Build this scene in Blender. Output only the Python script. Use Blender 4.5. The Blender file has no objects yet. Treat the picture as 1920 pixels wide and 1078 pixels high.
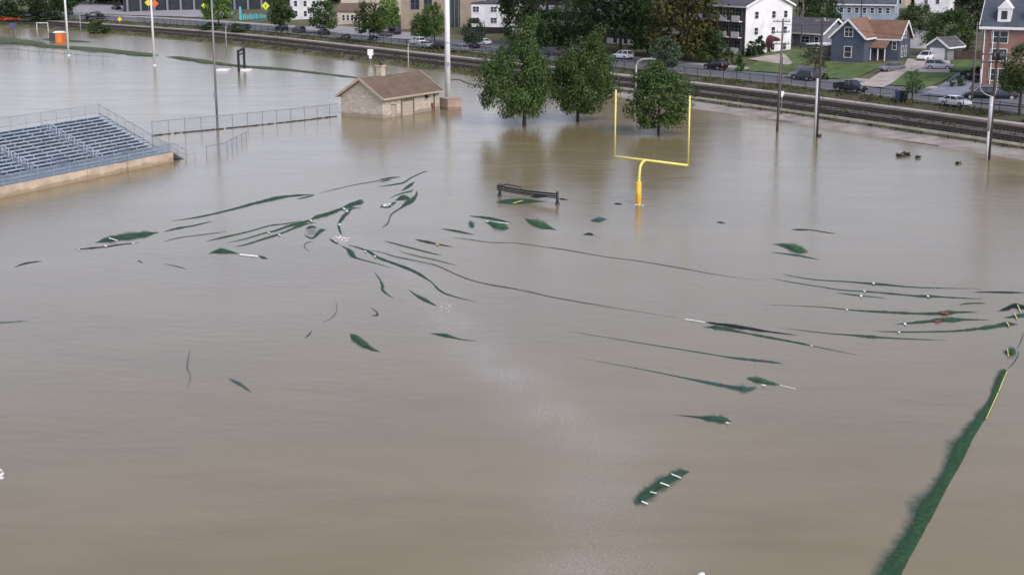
import bpy, math, random
from mathutils import Vector, Matrix
random.seed(7)
R = math.radians
scene = bpy.context.scene
col = scene.collection

# ------------------------------------------------------------------ camera, sky, sun, exposure
CAM_H, PITCH, FPX = 25.0, R(13.5), 2700.0          # metres, radians, focal length in photo pixels (1920 wide)
cd = bpy.data.cameras.new('camera'); cam = bpy.data.objects.new('camera', cd); col.objects.link(cam)
cd.sensor_width = 36.0; cd.lens = 36.0 * FPX / 1920.0
cd.clip_start = 0.5; cd.clip_end = 6000
cam.location = (0, 0, CAM_H); cam.rotation_euler = (R(90) - PITCH, 0, 0)
scene.camera = cam
SUN_EL, SUN_AZ = R(42), R(146)                      # azimuth clockwise from +Y
w = bpy.data.worlds.new('World'); scene.world = w; w.use_nodes = True
nt = w.node_tree; nt.nodes.clear()
sky = nt.nodes.new('ShaderNodeTexSky'); sky.sky_type = 'NISHITA'; sky.sun_disc = False
sky.sun_elevation = SUN_EL; sky.sun_rotation = SUN_AZ; sky.dust_density = 1.5; sky.air_density = 1.0
hs = nt.nodes.new('ShaderNodeHueSaturation'); hs.inputs['Saturation'].default_value = 0.70   # cloud cover greys the sky
bg = nt.nodes.new('ShaderNodeBackground'); bg.inputs['Strength'].default_value = 0.15
ow = nt.nodes.new('ShaderNodeOutputWorld')
nt.links.new(sky.outputs[0], hs.inputs['Color']); cl = nt.nodes.new('ShaderNodeMix'); cl.data_type = 'RGBA'; cl.blend_type = 'MULTIPLY'; cl.inputs['Factor'].default_value = 1; cl.inputs['B'].default_value = (1.10, 1.0, 1.06, 1)   # lilac grey cloud tint
nt.links.new(hs.outputs[0], cl.inputs['A']); nt.links.new(cl.outputs['Result'], bg.inputs[0]); nt.links.new(bg.outputs[0], ow.inputs[0])
sl = bpy.data.lights.new('sun', 'SUN'); sl.energy = 1.5; sl.angle = R(30); sl.color = (1, .96, .9)
so = bpy.data.objects.new('sun', sl); col.objects.link(so)
sd = Vector((math.sin(SUN_AZ) * math.cos(SUN_EL), math.cos(SUN_AZ) * math.cos(SUN_EL), math.sin(SUN_EL)))
so.rotation_euler = sd.to_track_quat('Z', 'Y').to_euler(); so.location = (60, -60, 90)
scene.view_settings.view_transform = 'Standard'; scene.view_settings.look = 'None'
scene.view_settings.exposure = 0.43; scene.view_settings.gamma = 1.0

# ------------------------------------------------------------------ pixel -> place helpers
def ray(px, py):
    a = (px - 960) / FPX; b = (539 - py) / FPX
    return Vector((a, math.cos(PITCH) + b * math.sin(PITCH), -math.sin(PITCH) + b * math.cos(PITCH)))
def at(px, py, z=0.0):
    d = ray(px, py); k = (z - CAM_H) / d.z
    return Vector((d.x * k, d.y * k, z))
def atY(px, py, Y):
    d = ray(px, py); k = Y / d.y
    return Vector((d.x * k, Y, CAM_H + d.z * k))
TH = R(-53.2)
A0 = Vector((17, 240)); U = Vector((math.cos(TH), math.sin(TH))); V = Vector((-U.y, U.x))
STREET_ROT = TH
def bend(s):
    if s > 0: return -5.0 * (s / 65.0) ** 1.5
    if s < -130: return -.0011 * (s + 130) ** 2 if s > -300 else -31.8 - .374 * (-300 - s)
    return 0.0
PROFILE = [(-700, -3.), (-60, -2.5), (-5, -.8), (-1.2, -.03), (0.5, .2), (2.5, .45), (5, .72), (17, .9), (17.3, 1.12), (19.0, 1.2),
           (21.5, 1.75), (22.6, 1.95), (23.2, 1.98), (36, 2.15), (38.6, 2.3), (42, 2.6), (50, 3.4), (70, 4.2), (160, 6.5), (400, 14), (900, 34), (1700, 70)]
def prof(t):
    if t <= PROFILE[0][0]: return PROFILE[0][1]
    for (a, za), (b, zb) in zip(PROFILE, PROFILE[1:]):
        if t <= b: return za + (zb - za) * (t - a) / (b - a)
    return PROFILE[-1][1]
def prof_at(s, t):
    """the bank sits lower, and under water, left of the field house"""
    z = prof(t)
    if t < 5.0:
        k = max(0.0, min(1.0, (12 - s) / 45)); z -= .62 * k * min(1.0, (5.0 - t) / 1.6)
    return z
def st(x, y):
    d = Vector((x, y)) - A0; s = d.dot(U)
    return s, d.dot(V) - bend(s)
def SP(s, t, z=None):
    p = A0 + U * s + V * (t + bend(s))
    return Vector((p.x, p.y, prof_at(s, t) if z is None else z))
def gz(x, y): return prof_at(*st(x, y))
def G(px, py):
    d = ray(px, py); k0 = 150.0; p = None
    k = 60.0
    while k < 1600:
        p = Vector((d.x * k, d.y * k, CAM_H + d.z * k))
        if p.z <= gz(p.x, p.y):
            lo, hi = k - 2.0, k
            for _ in range(12):
                m = (lo + hi) / 2; q = Vector((d.x * m, d.y * m, CAM_H + d.z * m))
                if q.z <= gz(q.x, q.y): hi = m
                else: lo = m
            q = Vector((d.x * hi, d.y * hi, 0)); q.z = gz(q.x, q.y); return q
        k += 2.0
    return p

# ------------------------------------------------------------------ materials
MATS = {}
def mat(name, c, rough=.7, var=.0, scale=3.0, c2=None, bump=0.0, metal=0.0, spec=.5, coords='Object', detail=4):
    if name in MATS: return MATS[name]
    m = bpy.data.materials.new(name); m.use_nodes = True; n = m.node_tree.nodes; l = m.node_tree.links
    b = n['Principled BSDF']; b.inputs['Roughness'].default_value = rough; b.inputs['Metallic'].default_value = metal
    b.inputs['Specular IOR Level'].default_value = spec
    b.inputs['Base Color'].default_value = (*c, 1)
    if var > 0 or c2 or bump:
        tc = n.new('ShaderNodeTexCoord'); ns = n.new('ShaderNodeTexNoise'); ns.inputs['Scale'].default_value = scale; ns.inputs['Detail'].default_value = detail
        l.new(tc.outputs[coords], ns.inputs['Vector'])
        if var > 0 or c2:
            r = n.new('ShaderNodeValToRGB'); r.color_ramp.elements[0].position = .32; r.color_ramp.elements[1].position = .68
            lo = [max(0, x * (1 - var)) for x in c]; hi = list(c2) if c2 else [x * (1 + var) for x in c]
            r.color_ramp.elements[0].color = (*lo, 1); r.color_ramp.elements[1].color = (*hi, 1)
            l.new(ns.outputs['Fac'], r.inputs[0]); l.new(r.outputs[0], b.inputs['Base Color'])
        if bump:
            bp = n.new('ShaderNodeBump'); bp.inputs['Strength'].default_value = .6; bp.inputs['Distance'].default_value = bump
            l.new(ns.outputs['Fac'], bp.inputs['Height']); l.new(bp.outputs[0], b.inputs['Normal'])
    MATS[name] = m; return m
def alpha_mat(name, c, alpha, rough=.5):
    """a woven wire mesh: mostly holes, read as a thin veil at this size"""
    if name in MATS: return MATS[name]
    m = mat(name, c, rough); n = m.node_tree.nodes; l = m.node_tree.links
    tr = n.new('ShaderNodeBsdfTransparent'); mx = n.new('ShaderNodeMixShader'); mx.inputs[0].default_value = alpha
    l.new(tr.outputs[0], mx.inputs[1]); l.new(n['Principled BSDF'].outputs[0], mx.inputs[2]); l.new(mx.outputs[0], n['Material Output'].inputs[0])
    return m
def leaf_mat(name, dark, light, scale=.35, vr=.25):
    if name in MATS: return MATS[name]
    m = bpy.data.materials.new(name); m.use_nodes = True; n = m.node_tree.nodes; l = m.node_tree.links
    b = n['Principled BSDF']; b.inputs['Roughness'].default_value = .6; b.inputs['Specular IOR Level'].default_value = .25
    g = n.new('ShaderNodeNewGeometry'); oi = n.new('ShaderNodeObjectInfo')
    tc = n.new('ShaderNodeTexCoord'); ns = n.new('ShaderNodeTexNoise'); ns.inputs['Scale'].default_value = scale; l.new(tc.outputs['Object'], ns.inputs['Vector'])
    a = n.new('ShaderNodeMath'); a.operation = 'MULTIPLY_ADD'; a.inputs[1].default_value = .55; l.new(g.outputs['Random Per Island'], a.inputs[0]); 
    s2 = n.new('ShaderNodeMath'); s2.operation = 'MULTIPLY'; s2.inputs[1].default_value = .7; l.new(ns.outputs['Fac'], s2.inputs[0]); l.new(s2.outputs[0], a.inputs[2])
    r = n.new('ShaderNodeValToRGB'); r.color_ramp.elements[0].position = .25; r.color_ramp.elements[1].position = .95
    r.color_ramp.elements[0].color = (*dark, 1); r.color_ramp.elements[1].color = (*light, 1)
    l.new(a.outputs[0], r.inputs[0])
    h = n.new('ShaderNodeHueSaturation'); l.new(r.outputs[0], h.inputs['Color'])
    mr = n.new('ShaderNodeMapRange'); mr.inputs[3].default_value = 1 - vr; mr.inputs[4].default_value = 1 + vr; l.new(oi.outputs['Random'], mr.inputs[0]); l.new(mr.outputs[0], h.inputs['Value'])
    mr2 = n.new('ShaderNodeMapRange'); mr2.inputs[3].default_value = .5 - vr * .06; mr2.inputs[4].default_value = .5 + vr * .06; l.new(oi.outputs['Random'], mr2.inputs[0]); l.new(mr2.outputs[0], h.inputs['Hue'])
    l.new(h.outputs[0], b.inputs['Base Color'])
    tl = n.new('ShaderNodeBsdfTranslucent'); l.new(h.outputs[0], tl.inputs[0]); mx = n.new('ShaderNodeMixShader'); mx.inputs[0].default_value = .25
    l.new(b.outputs[0], mx.inputs[1]); l.new(tl.outputs[0], mx.inputs[2]); l.new(mx.outputs[0], n['Material Output'].inputs[0])
    MATS[name] = m; return m
def pattern_mat(name, kind, c1, c2, mortar, scale, rough=.85, **kw):
    if name in MATS: return MATS[name]
    m = bpy.data.materials.new(name); m.use_nodes = True; n = m.node_tree.nodes; l = m.node_tree.links
    b = n['Principled BSDF']; b.inputs['Roughness'].default_value = rough
    tc = n.new('ShaderNodeTexCoord')
    if kind == 'stone':                                # random ashlar: cells of differing tone, pale joints
        mp = n.new('ShaderNodeMapping'); mp.inputs['Scale'].default_value = (1, 1, 1.9); l.new(tc.outputs['Object'], mp.inputs[0])
        v = n.new('ShaderNodeTexVoronoi'); v.inputs['Scale'].default_value = scale; l.new(mp.outputs[0], v.inputs['Vector'])
        e = n.new('ShaderNodeTexVoronoi'); e.feature = 'DISTANCE_TO_EDGE'; e.inputs['Scale'].default_value = scale; l.new(mp.outputs[0], e.inputs['Vector'])
        sp = n.new('ShaderNodeSeparateColor'); l.new(v.outputs['Color'], sp.inputs[0])
        r = n.new('ShaderNodeValToRGB'); r.color_ramp.elements[0].color = (*c1, 1); r.color_ramp.elements[1].color = (*c2, 1); l.new(sp.outputs[0], r.inputs[0])
        r2 = n.new('ShaderNodeValToRGB'); r2.color_ramp.elements[0].position = .02; r2.color_ramp.elements[1].position = .08; l.new(e.outputs['Distance'], r2.inputs[0])
        mx = n.new('ShaderNodeMix'); mx.data_type = 'RGBA'; mx.inputs['A'].default_value = (*mortar, 1); l.new(r2.outputs[0], mx.inputs['Factor']); l.new(r.outputs[0], mx.inputs['B'])
        l.new(mx.outputs['Result'], b.inputs['Base Color'])
    else:                                              # courses running round the walls: siding boards, shingles or brick
        sx = n.new('ShaderNodeSeparateXYZ'); l.new(tc.outputs['Object'], sx.inputs[0])
        ad = n.new('ShaderNodeMath'); l.new(sx.outputs[0], ad.inputs[0]); l.new(sx.outputs[1], ad.inputs[1])
        cb = n.new('ShaderNodeCombineXYZ'); l.new(ad.outputs[0], cb.inputs[0]); l.new(sx.outputs[2], cb.inputs[1])
        bt = n.new('ShaderNodeTexBrick'); bt.inputs['Scale'].default_value = 1.0; bt.inputs['Brick Width'].default_value = kw.get('bw', .4); bt.inputs['Row Height'].default_value = kw.get('bh', .14)
        bt.inputs['Mortar Size'].default_value = kw.get('ms', .012); bt.inputs['Color1'].default_value = (*c1, 1); bt.inputs['Color2'].default_value = (*c2, 1); bt.inputs['Mortar'].default_value = (*mortar, 1)
        l.new(cb.outputs[0], bt.inputs['Vector'])
        ns = n.new('ShaderNodeTexNoise'); ns.inputs['Scale'].default_value = .5; ns.inputs['Detail'].default_value = 5; l.new(tc.outputs['Object'], ns.inputs['Vector'])
        mr = n.new('ShaderNodeMapRange'); mr.inputs[1].default_value = .3; mr.inputs[2].default_value = .7; mr.inputs[3].default_value = .82; mr.inputs[4].default_value = 1.15; l.new(ns.outputs['Fac'], mr.inputs[0])
        h = n.new('ShaderNodeHueSaturation'); l.new(bt.outputs['Color'], h.inputs['Color']); l.new(mr.outputs[0], h.inputs['Value'])
        l.new(h.outputs[0], b.inputs['Base Color'])
    MATS[name] = m; return m

def tide(m, top, c):
    """a ragged silt stain left by the flood on the lowest part of a wall"""
    n = m.node_tree.nodes; l = m.node_tree.links; b = n['Principled BSDF']; src = b.inputs['Base Color'].links[0].from_socket
    g = n.new('ShaderNodeNewGeometry'); sx = n.new('ShaderNodeSeparateXYZ'); l.new(g.outputs['Position'], sx.inputs[0])
    ns = n.new('ShaderNodeTexNoise'); ns.inputs['Scale'].default_value = .9; ns.inputs['Detail'].default_value = 6; l.new(g.outputs['Position'], ns.inputs['Vector'])
    ad = n.new('ShaderNodeMath'); ad.operation = 'MULTIPLY_ADD'; ad.inputs[1].default_value = -.9; l.new(ns.outputs['Fac'], ad.inputs[0]); l.new(sx.outputs[2], ad.inputs[2])
    mr = n.new('ShaderNodeMapRange'); mr.inputs[1].default_value = top - .55; mr.inputs[2].default_value = top - .35; mr.inputs[3].default_value = .65; mr.inputs[4].default_value = 0; l.new(ad.outputs[0], mr.inputs[0])
    mx = n.new('ShaderNodeMix'); mx.data_type = 'RGBA'; mx.inputs['B'].default_value = (*c, 1); l.new(mr.outputs[0], mx.inputs['Factor']); l.new(src, mx.inputs['A']); l.new(mx.outputs['Result'], b.inputs['Base Color'])
asphalt = mat('asphalt', (.13, .135, .145), .85, .18, .6, coords='Object')
concrete = mat('concrete', (.40, .36, .31), .85, .2, .5)
tan_concrete = mat('tan_concrete', (.50, .405, .295), .85, .2, .6)
tide(tan_concrete, .38, (.24, .18, .115))
pink_concrete = mat('pink_concrete', (.40, .29, .24), .85, .15, .5)
lawn = mat('lawn_grass', (.062, .125, .026), .9, .35, .45, (.115, .165, .042), .03, detail=8)
grass = mat('rough_grass', (.07, .09, .035), .95, .35, .18, (.13, .12, .055), .05, detail=9)
verge = mat('verge_soil', (.105, .075, .055), .95, .35, .35, (.085, .10, .045), .05, detail=9)
ballast = mat('ballast', (.070, .056, .050), .95, .35, .6, (.125, .105, .092), .05, detail=9)
ties = mat('ties', (.022, .018, .018), .9, .4, 1.5, (.045, .038, .036))
steel_rail = mat('steel_rail', (.10, .075, .065), .45, .1, metal=.6)
galv = mat('galvanised', (.33, .35, .38), .45, .12, 2, metal=.3)
grey_pole = mat('grey_pole', (.22, .24, .26), .5, .1, 1, metal=.2)
white_pole = mat('white_pole', (.86, .88, .88), .4, .05, 1)
pale_green_pole = mat('pale_green_pole', (.76, .84, .80), .4, .05, 1)
wood_pole = mat('wood_pole', (.13, .112, .097), .85, .3, 3)
wood_dark = mat('wood_dark', (.05, .042, .036), .85, .3, 3)
pipe_grey = mat('pipe_grey', (.45, .46, .48), .5, .08, 3)
black_paint = mat('black_paint', (.012, .012, .015), .45)
black_iron = mat('black_iron', (.02, .021, .024), .5)
yellow = mat('yellow_paint', (.78, .70, .17), .4, .08, 1.5)
orange_pad = mat('orange_pad', (.82, .47, .03), .5, .12, 1.5)
white_paint = mat('white_paint', (.80, .80, .80), .5, .04, 1)
foam_m = mat('foam', (.72, .68, .62), .8, .25, 6)
alu = mat('aluminium', (.43, .50, .56), .42, .2, .7, metal=.15)
alu_dark = mat('aluminium_dark', (.13, .195, .265), .5, .2, .7, metal=.3)
dark = mat('dark_void', (.012, .013, .016), .7)
glass = mat('window_glass', (.03, .04, .05), .12, .3, .8, spec=.6)
car_glass = mat('car_glass', (.02, .025, .03), .08, spec=.7)
tyre = mat('tyre_rubber', (.015, .015, .015), .8)
rim_m = mat('alloy', (.45, .46, .48), .35, metal=.7)
red_l = mat('red_lens', (.35, .02, .02), .3)
clear_l = mat('clear_lens', (.7, .72, .75), .2)
bark = mat('bark', (.055, .045, .036), .9, .35, 4)
link = alpha_mat('chain_link', (.24, .26, .29), .16)
panel_mesh = alpha_mat('blue_grey_mesh', (.18, .25, .32), .62)
screen_m = alpha_mat('black_screen', (.03, .03, .035), .18)
LEAF = {'mid': leaf_mat('leaf_mid', (.015, .036, .012), (.085, .15, .035)), 'dark': leaf_mat('leaf_dark', (.010, .022, .009), (.05, .09, .025)),
        'warm': leaf_mat('leaf_warm', (.024, .030, .010), (.11, .11, .030)), 'grey': leaf_mat('leaf_grey', (.025, .045, .028), (.10, .16, .085)),
        'bright': leaf_mat('leaf_bright', (.03, .065, .015), (.15, .24, .05)), 'front': leaf_mat('leaf_front', (.014, .036, .012), (.098, .168, .040), .22, .06)}

# ------------------------------------------------------------------ mesh helpers
class MB:
    def __init__(s): s.v = []; s.f = []; s.m = []; s.mi = 0
    def add(s, vs, fs):
        o = len(s.v); s.v += [tuple(x) for x in vs]; s.f += [tuple(o + i for i in q) for q in fs]; s.m += [s.mi] * len(fs); return s
    def box(s, c, d, rz=0.0):
        x, y, z = d[0] / 2, d[1] / 2, d[2] / 2; cs, sn = math.cos(rz), math.sin(rz)
        vs = [(c[0] + a * cs - b * sn, c[1] + a * sn + b * cs, c[2] + e) for e in (-z, z) for a, b in ((-x, -y), (x, -y), (x, y), (-x, y))]
        return s.add(vs, [(3, 2, 1, 0), (4, 5, 6, 7), (0, 1, 5, 4), (1, 2, 6, 5), (2, 3, 7, 6), (3, 0, 4, 7)])
    def tube(s, p, q, r, r2=None, n=8):
        p, q = Vector(p), Vector(q); r2 = r if r2 is None else r2; a = (q - p)
        if a.length < 1e-6: return s
        a.normalize(); b = a.orthogonal().normalized(); c = a.cross(b)
        vs = [p + (b * math.cos(k * 2 * math.pi / n) + c * math.sin(k * 2 * math.pi / n)) * r for k in range(n)]
        vs += [q + (b * math.cos(k * 2 * math.pi / n) + c * math.sin(k * 2 * math.pi / n)) * r2 for k in range(n)]
        fs = [(k, (k + 1) % n, n + (k + 1) % n, n + k) for k in range(n)] + [tuple(range(n - 1, -1, -1)), tuple(range(n, 2 * n))]
        return s.add(vs, fs)
    def path(s, pts, r, n=8):
        for a, b in zip(pts, pts[1:]): s.tube(a, b, r, None, n)
        return s
    def beam(s, p, q, w_, h_):
        """a rectangular bar from p to q, w_ wide across, h_ high"""
        p, q = Vector(p), Vector(q); a = (q - p).normalized(); up = Vector((0, 0, 1))
        side = a.cross(up); side = Vector((1, 0, 0)) if side.length < 1e-4 else side.normalized(); up2 = side.cross(a)
        o = [side * (i * w_ / 2) + up2 * (j * h_ / 2) for i, j in ((-1, -1), (1, -1), (1, 1), (-1, 1))]
        vs = [p + x for x in o] + [q + x for x in o]
        return s.add(vs, [(3, 2, 1, 0), (4, 5, 6, 7), (0, 1, 5, 4), (1, 2, 6, 5), (2, 3, 7, 6), (3, 0, 4, 7)])
    def poly(s, pts): return s.add(pts, [tuple(range(len(pts)))])
    def prism(s, pts, a, b):
        """outline in XZ pushed from y=a to y=b"""
        n = len(pts); vs = [(x, a, z) for x, z in pts] + [(x, b, z) for x, z in pts]
        return s.add(vs, [tuple(range(n)), tuple(range(2 * n - 1, n - 1, -1))] + [(i, n + i, n + (i + 1) % n, (i + 1) % n) for i in range(n)])
    def mesh(s, name, mats):
        me = bpy.data.meshes.new(name); me.from_pydata(s.v, [], s.f)
        if not isinstance(mats, (list, tuple)): mats = [mats]
        for m in mats: me.materials.append(m)
        if len(mats) > 1: me.polygons.foreach_set('material_index', s.m)
        me.update(); return me
    def build(s, name, mats, parent=None, smooth=False, loc=None, rz=0.0):
        me = s.mesh(name, mats)
        if smooth: me.polygons.foreach_set('use_smooth', [True] * len(me.polygons))
        return link_obj(name, me, parent, loc, rz)
def link_obj(name, data, parent=None, loc=None, rz=0.0):
    o = bpy.data.objects.new(name, data); col.objects.link(o)
    if parent: o.parent = parent
    if loc is not None: o.location = loc
    o.rotation_euler.z = rz
    return o
def tag(o, label=None, cat=None, group=None, kind=None):
    if label: o['label'] = label
    if cat: o['category'] = cat
    if group: o['group'] = group
    if kind: o['kind'] = kind
    return o
def thing(name, label, cat, loc, rz=0.0, group=None):
    return tag(link_obj(name, None, None, loc, rz), label, cat, group)
def kids(o): return [c for c in bpy.data.objects if c.parent == o]
def copy_tree(o, parent=None):
    c = o.copy(); col.objects.link(c)
    if parent: c.parent = parent
    for ch in kids(o): copy_tree(ch, c)
    return c

# ------------------------------------------------------------------ ground, railway bed, street: sheets that follow one cross-section
def s_list(s0, s1, step):
    n = max(1, int(math.ceil((s1 - s0) / step))); return [s0 + (s1 - s0) * i / n for i in range(n + 1)]
def strip(name, t0, t1, dz, m, s0, s1, step=6.0, wob0=0.0, wob1=0.0, edge=None):
    ts = [t0] + [t for t, _ in PROFILE if t0 < t < t1] + [t1]
    ss = s_list(s0, s1, step); mb = MB(); vs = []
    for s in ss:
        a = t0 + wob0 * (math.sin(s * .21) + math.sin(s * .47 + 1)) * .5; b = t1 + wob1 * (math.sin(s * .33 + 2) + math.sin(s * .71)) * .5
        tt = [a] + [t for t in ts[1:-1]] + [b]
        vs += [SP(s, t, prof_at(s, t) + dz) for t in tt]
    k = len(ts)
    fs = [(i * k + j, (i + 1) * k + j, (i + 1) * k + j + 1, i * k + j + 1) for i in range(len(ss) - 1) for j in range(k - 1)]
    return tag(mb.add(vs, fs).build(name, m, None, True), kind='structure')
def patch(name, corners, dz, m):
    """a drive or lawn: quad given by (s,t) near-left, near-right, far-right, far-left; follows the ground"""
    (s0, t0), (s1, t1), (s2, t2), (s3, t3) = corners; mb = MB(); vs = []; N, M = 14, 6
    for i in range(N + 1):
        f = i / N
        for j in range(M + 1):
            g = j / M
            s = (s0 + (s1 - s0) * g) * (1 - f) + (s3 + (s2 - s3) * g) * f; t = (t0 + (t1 - t0) * g) * (1 - f) + (t3 + (t2 - t3) * g) * f
            vs.append(SP(s, t, prof_at(s, t) + dz))
    k = M + 1
    fs = [(i * k + j, i * k + j + 1, (i + 1) * k + j + 1, (i + 1) * k + j) for i in range(N) for j in range(M)]
    return tag(mb.add(vs, fs).build(name, m, None, True), kind='structure')
S0, S1 = -520, 190
strip('ground', -700, 1700, 0, grass, -900, 420, 15)
strip('mud_bank', -1.4, 3.0, .03, mat('silty_bank', (.27, .245, .21), .9, .25, .35, (.37, .34, .295), .02, detail=8), S0, S1, 5, .9, .8)
strip('verge', 3.0, 5.2, .05, verge, S0, S1, 5, .4, .3)
strip('railway_bed', 4.8, 17.0, .03, ballast, S0, S1, 5)
strip('verge', 19.1, 23.0, .04, verge, S0, S1, 5, .5, 0)
strip('street', 23.2, 36.0, .02, asphalt, S0, S1, 6)
for a, b in ((22.9, 23.2), (36.0, 36.35)):
    mb = MB(); ss = s_list(S0, S1, 6)
    vs = []
    for s in ss:
        z = prof(a)
        vs += [SP(s, a, z - .1), SP(s, a, z + .14), SP(s, b, z + .14), SP(s, b, z - .1)]
    fs = [(4 * i + j, 4 * i + 4 + j, 4 * i + 5 + j, 4 * i + 1 + j) for i in range(len(ss) - 1) for j in range(3)]
    tag(mb.add(vs, fs).build('kerb', mat('kerb_concrete', (.42, .41, .38), .8, .12, .5)), kind='structure')
strip('pavement', 36.36, 38.4, .13, mat('pavement_concrete', (.36, .34, .31), .85, .15, .4), S0, S1, 6)
# concrete strip beside the tracks (a low wall with a flat top)
mb = MB(); ss = s_list(S0, S1, 5); vs = []
for s in ss: vs += [SP(s, 17.25, .7), SP(s, 17.25, 1.3), SP(s, 18.7, 1.32), SP(s, 18.7, .9)]
fs = [(4 * i + j, 4 * i + 4 + j, 4 * i + 5 + j, 4 * i + 1 + j) for i in range(len(ss) - 1) for j in range(3)]
tag(mb.add(vs, fs).build('trackside_path', mat('pale_path', (.42, .37, .34), .85, .2, .35)), kind='structure')
# two tracks
for tc in (7.6, 14.4):
    r = tag(link_obj('railway_track', None, None, SP(0, tc)), 'dark sleepers and rails of the railway line on the embankment', 'railway track', 'railway tracks on the embankment', 'structure')
    o = Vector(r.location); mb = MB(); s = -430.0
    while s < 150:
        p = SP(s, tc, prof(tc) + .1) - o
        d = (SP(s + 1, tc) - SP(s, tc)); mb.box(p, (.34, 2.9, .2), math.atan2(d.y, d.x)); s += .62
    sm = tag(mb.build('sleepers', ties, r), kind='stuff')
    for sg in (-.75, .75):
        mb = MB()
        for a, b in zip(s_list(-430, 150, 8), s_list(-430, 150, 8)[1:]): mb.beam(SP(a, tc + sg, prof(tc) + .28) - o, SP(b, tc + sg, prof(tc) + .28) - o, .09, .16)
        mb.build('rail', steel_rail, r)

# ------------------------------------------------------------------ floodwater
def seg_dist(p, pts):
    best = 1e9
    for a, b in zip(pts, pts[1:]):
        ab = b - a; k = max(0, min(1, (p - a).dot(ab) / ab.length_squared)); best = min(best, (p - a - ab * k).length)
    return best
FOAM_PATH = [at(*q).xy for q in ((640, 445), (725, 480), (815, 545), (850, 600), (900, 650), (960, 710), (1050, 790), (1120, 850), (1130, 930), (1180, 1010), (1120, 1078))]
def water():
    ys = [-150, -80, -20, 20]; y = 40.0
    while y < 620: ys.append(y); y *= 1.012
    NX = 150; vs = []; rip = []
    for y in ys:
        half = max(120, abs(y) * .62 + 20)
        for i in range(NX + 1):
            x = -half + 2 * half * i / NX; vs.append((x, y, 0))
            d = seg_dist(Vector((x, y)), FOAM_PATH) if 40 < y < 130 else 99
            wdt = 1.3 + max(0, (105 - y)) * .05
            rip.append(math.exp(-(d / wdt) ** 2) * (.8 + .2 * math.sin(y * .25 + x * .3)))
    k = NX + 1
    fs = [(a * k + b, a * k + b + 1, (a + 1) * k + b + 1, (a + 1) * k + b) for a in range(len(ys) - 1) for b in range(NX)]
    mb = MB(); mb.add(vs, fs)
    m = bpy.data.materials.new('flood_water'); m.use_nodes = True; n = m.node_tree.nodes; l = m.node_tree.links; b = n['Principled BSDF']
    b.inputs['Roughness'].default_value = .18; b.inputs['IOR'].default_value = 1.36
    ge = n.new('ShaderNodeNewGeometry'); at_ = n.new('ShaderNodeAttribute'); at_.attribute_name = 'ripple'
    def noise(scale, sx=1, sy=1, rot=0, detail=3):
        mp = n.new('ShaderNodeMapping'); mp.inputs['Scale'].default_value = (sx, sy, 1); mp.inputs['Rotation'].default_value = (0, 0, rot); l.new(ge.outputs['Position'], mp.inputs[0])
        t = n.new('ShaderNodeTexNoise'); t.inputs['Scale'].default_value = scale; t.inputs['Detail'].default_value = detail; l.new(mp.outputs[0], t.inputs['Vector']); return t
    def math_(op, a, b2, c=None):
        t = n.new('ShaderNodeMath'); t.operation = op
        for i, q in enumerate((a, b2, c)):
            if q is None: continue
            if isinstance(q, (int, float)): t.inputs[i].default_value = q
            else: l.new(q, t.inputs[i])
        return t.outputs[0]
    big = noise(.035, 1, 1.6, .5, 5); big.inputs['Distortion'].default_value = .8                     # slow swirls of silt
    r = n.new('ShaderNodeValToRGB'); r.color_ramp.elements[0].position = .36; r.color_ramp.elements[1].position = .64
    r.color_ramp.elements[0].color = (.192, .154, .078, 1); r.color_ramp.elements[1].color = (.236, .194, .106, 1); flow = noise(.16, .4, 1.4, -.55, 7); flow.inputs['Distortion'].default_value = 1.4              # drifting streaks along the current
    l.new(math_('MULTIPLY_ADD', flow.outputs['Fac'], .45, math_('MULTIPLY', big.outputs['Fac'], .55)), r.inputs[0])
    sp = noise(6.5, 1, 1, 0, 2)
    fo = math_('GREATER_THAN', math_('MULTIPLY_ADD', at_.outputs['Fac'], .13, sp.outputs['Fac']), .655)
    brk = noise(.22, 1, 1, .3, 5); mrb = n.new('ShaderNodeMapRange'); mrb.inputs[1].default_value = .38; mrb.inputs[2].default_value = .62; l.new(brk.outputs['Fac'], mrb.inputs[0])   # the foam streak breaks up
    fo2 = math_('MULTIPLY', math_('MULTIPLY', math_('MULTIPLY_ADD', fo, .42, .36), at_.outputs['Fac']), math_('MULTIPLY_ADD', mrb.outputs[0], .5, .5))
    mx = n.new('ShaderNodeMix'); mx.data_type = 'RGBA'; mx.inputs['B'].default_value = (.36, .325, .275, 1); l.new(fo2, mx.inputs['Factor']); l.new(r.outputs[0], mx.inputs['A']); l.new(mx.outputs['Result'], b.inputs['Base Color'])
    w1 = noise(.7, 1, 1.7, .45, 5); w2 = noise(3.2, 1, 1.8, -.3, 2); w3 = noise(.07, 1, 2.2, .4, 4)
    mrw = n.new('ShaderNodeMapRange'); mrw.inputs[1].default_value = .40; mrw.inputs[2].default_value = .66; mrw.inputs[3].default_value = .40; mrw.inputs[4].default_value = .95; l.new(w3.outputs['Fac'], mrw.inputs[0])   # wind patches
    mrr = n.new('ShaderNodeMapRange'); mrr.inputs[1].default_value = .35; mrr.inputs[2].default_value = .65; mrr.inputs[3].default_value = .17; mrr.inputs[4].default_value = .22; l.new(flow.outputs['Fac'], mrr.inputs[0]); l.new(mrr.outputs[0], b.inputs['Roughness'])
    h = math_('MULTIPLY_ADD', w2.outputs['Fac'], .16, math_('MULTIPLY', w1.outputs['Fac'], mrw.outputs[0]))
    h = math_('ADD', h, math_('MULTIPLY', math_('MULTIPLY', sp.outputs['Fac'], at_.outputs['Fac']), .7))
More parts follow.
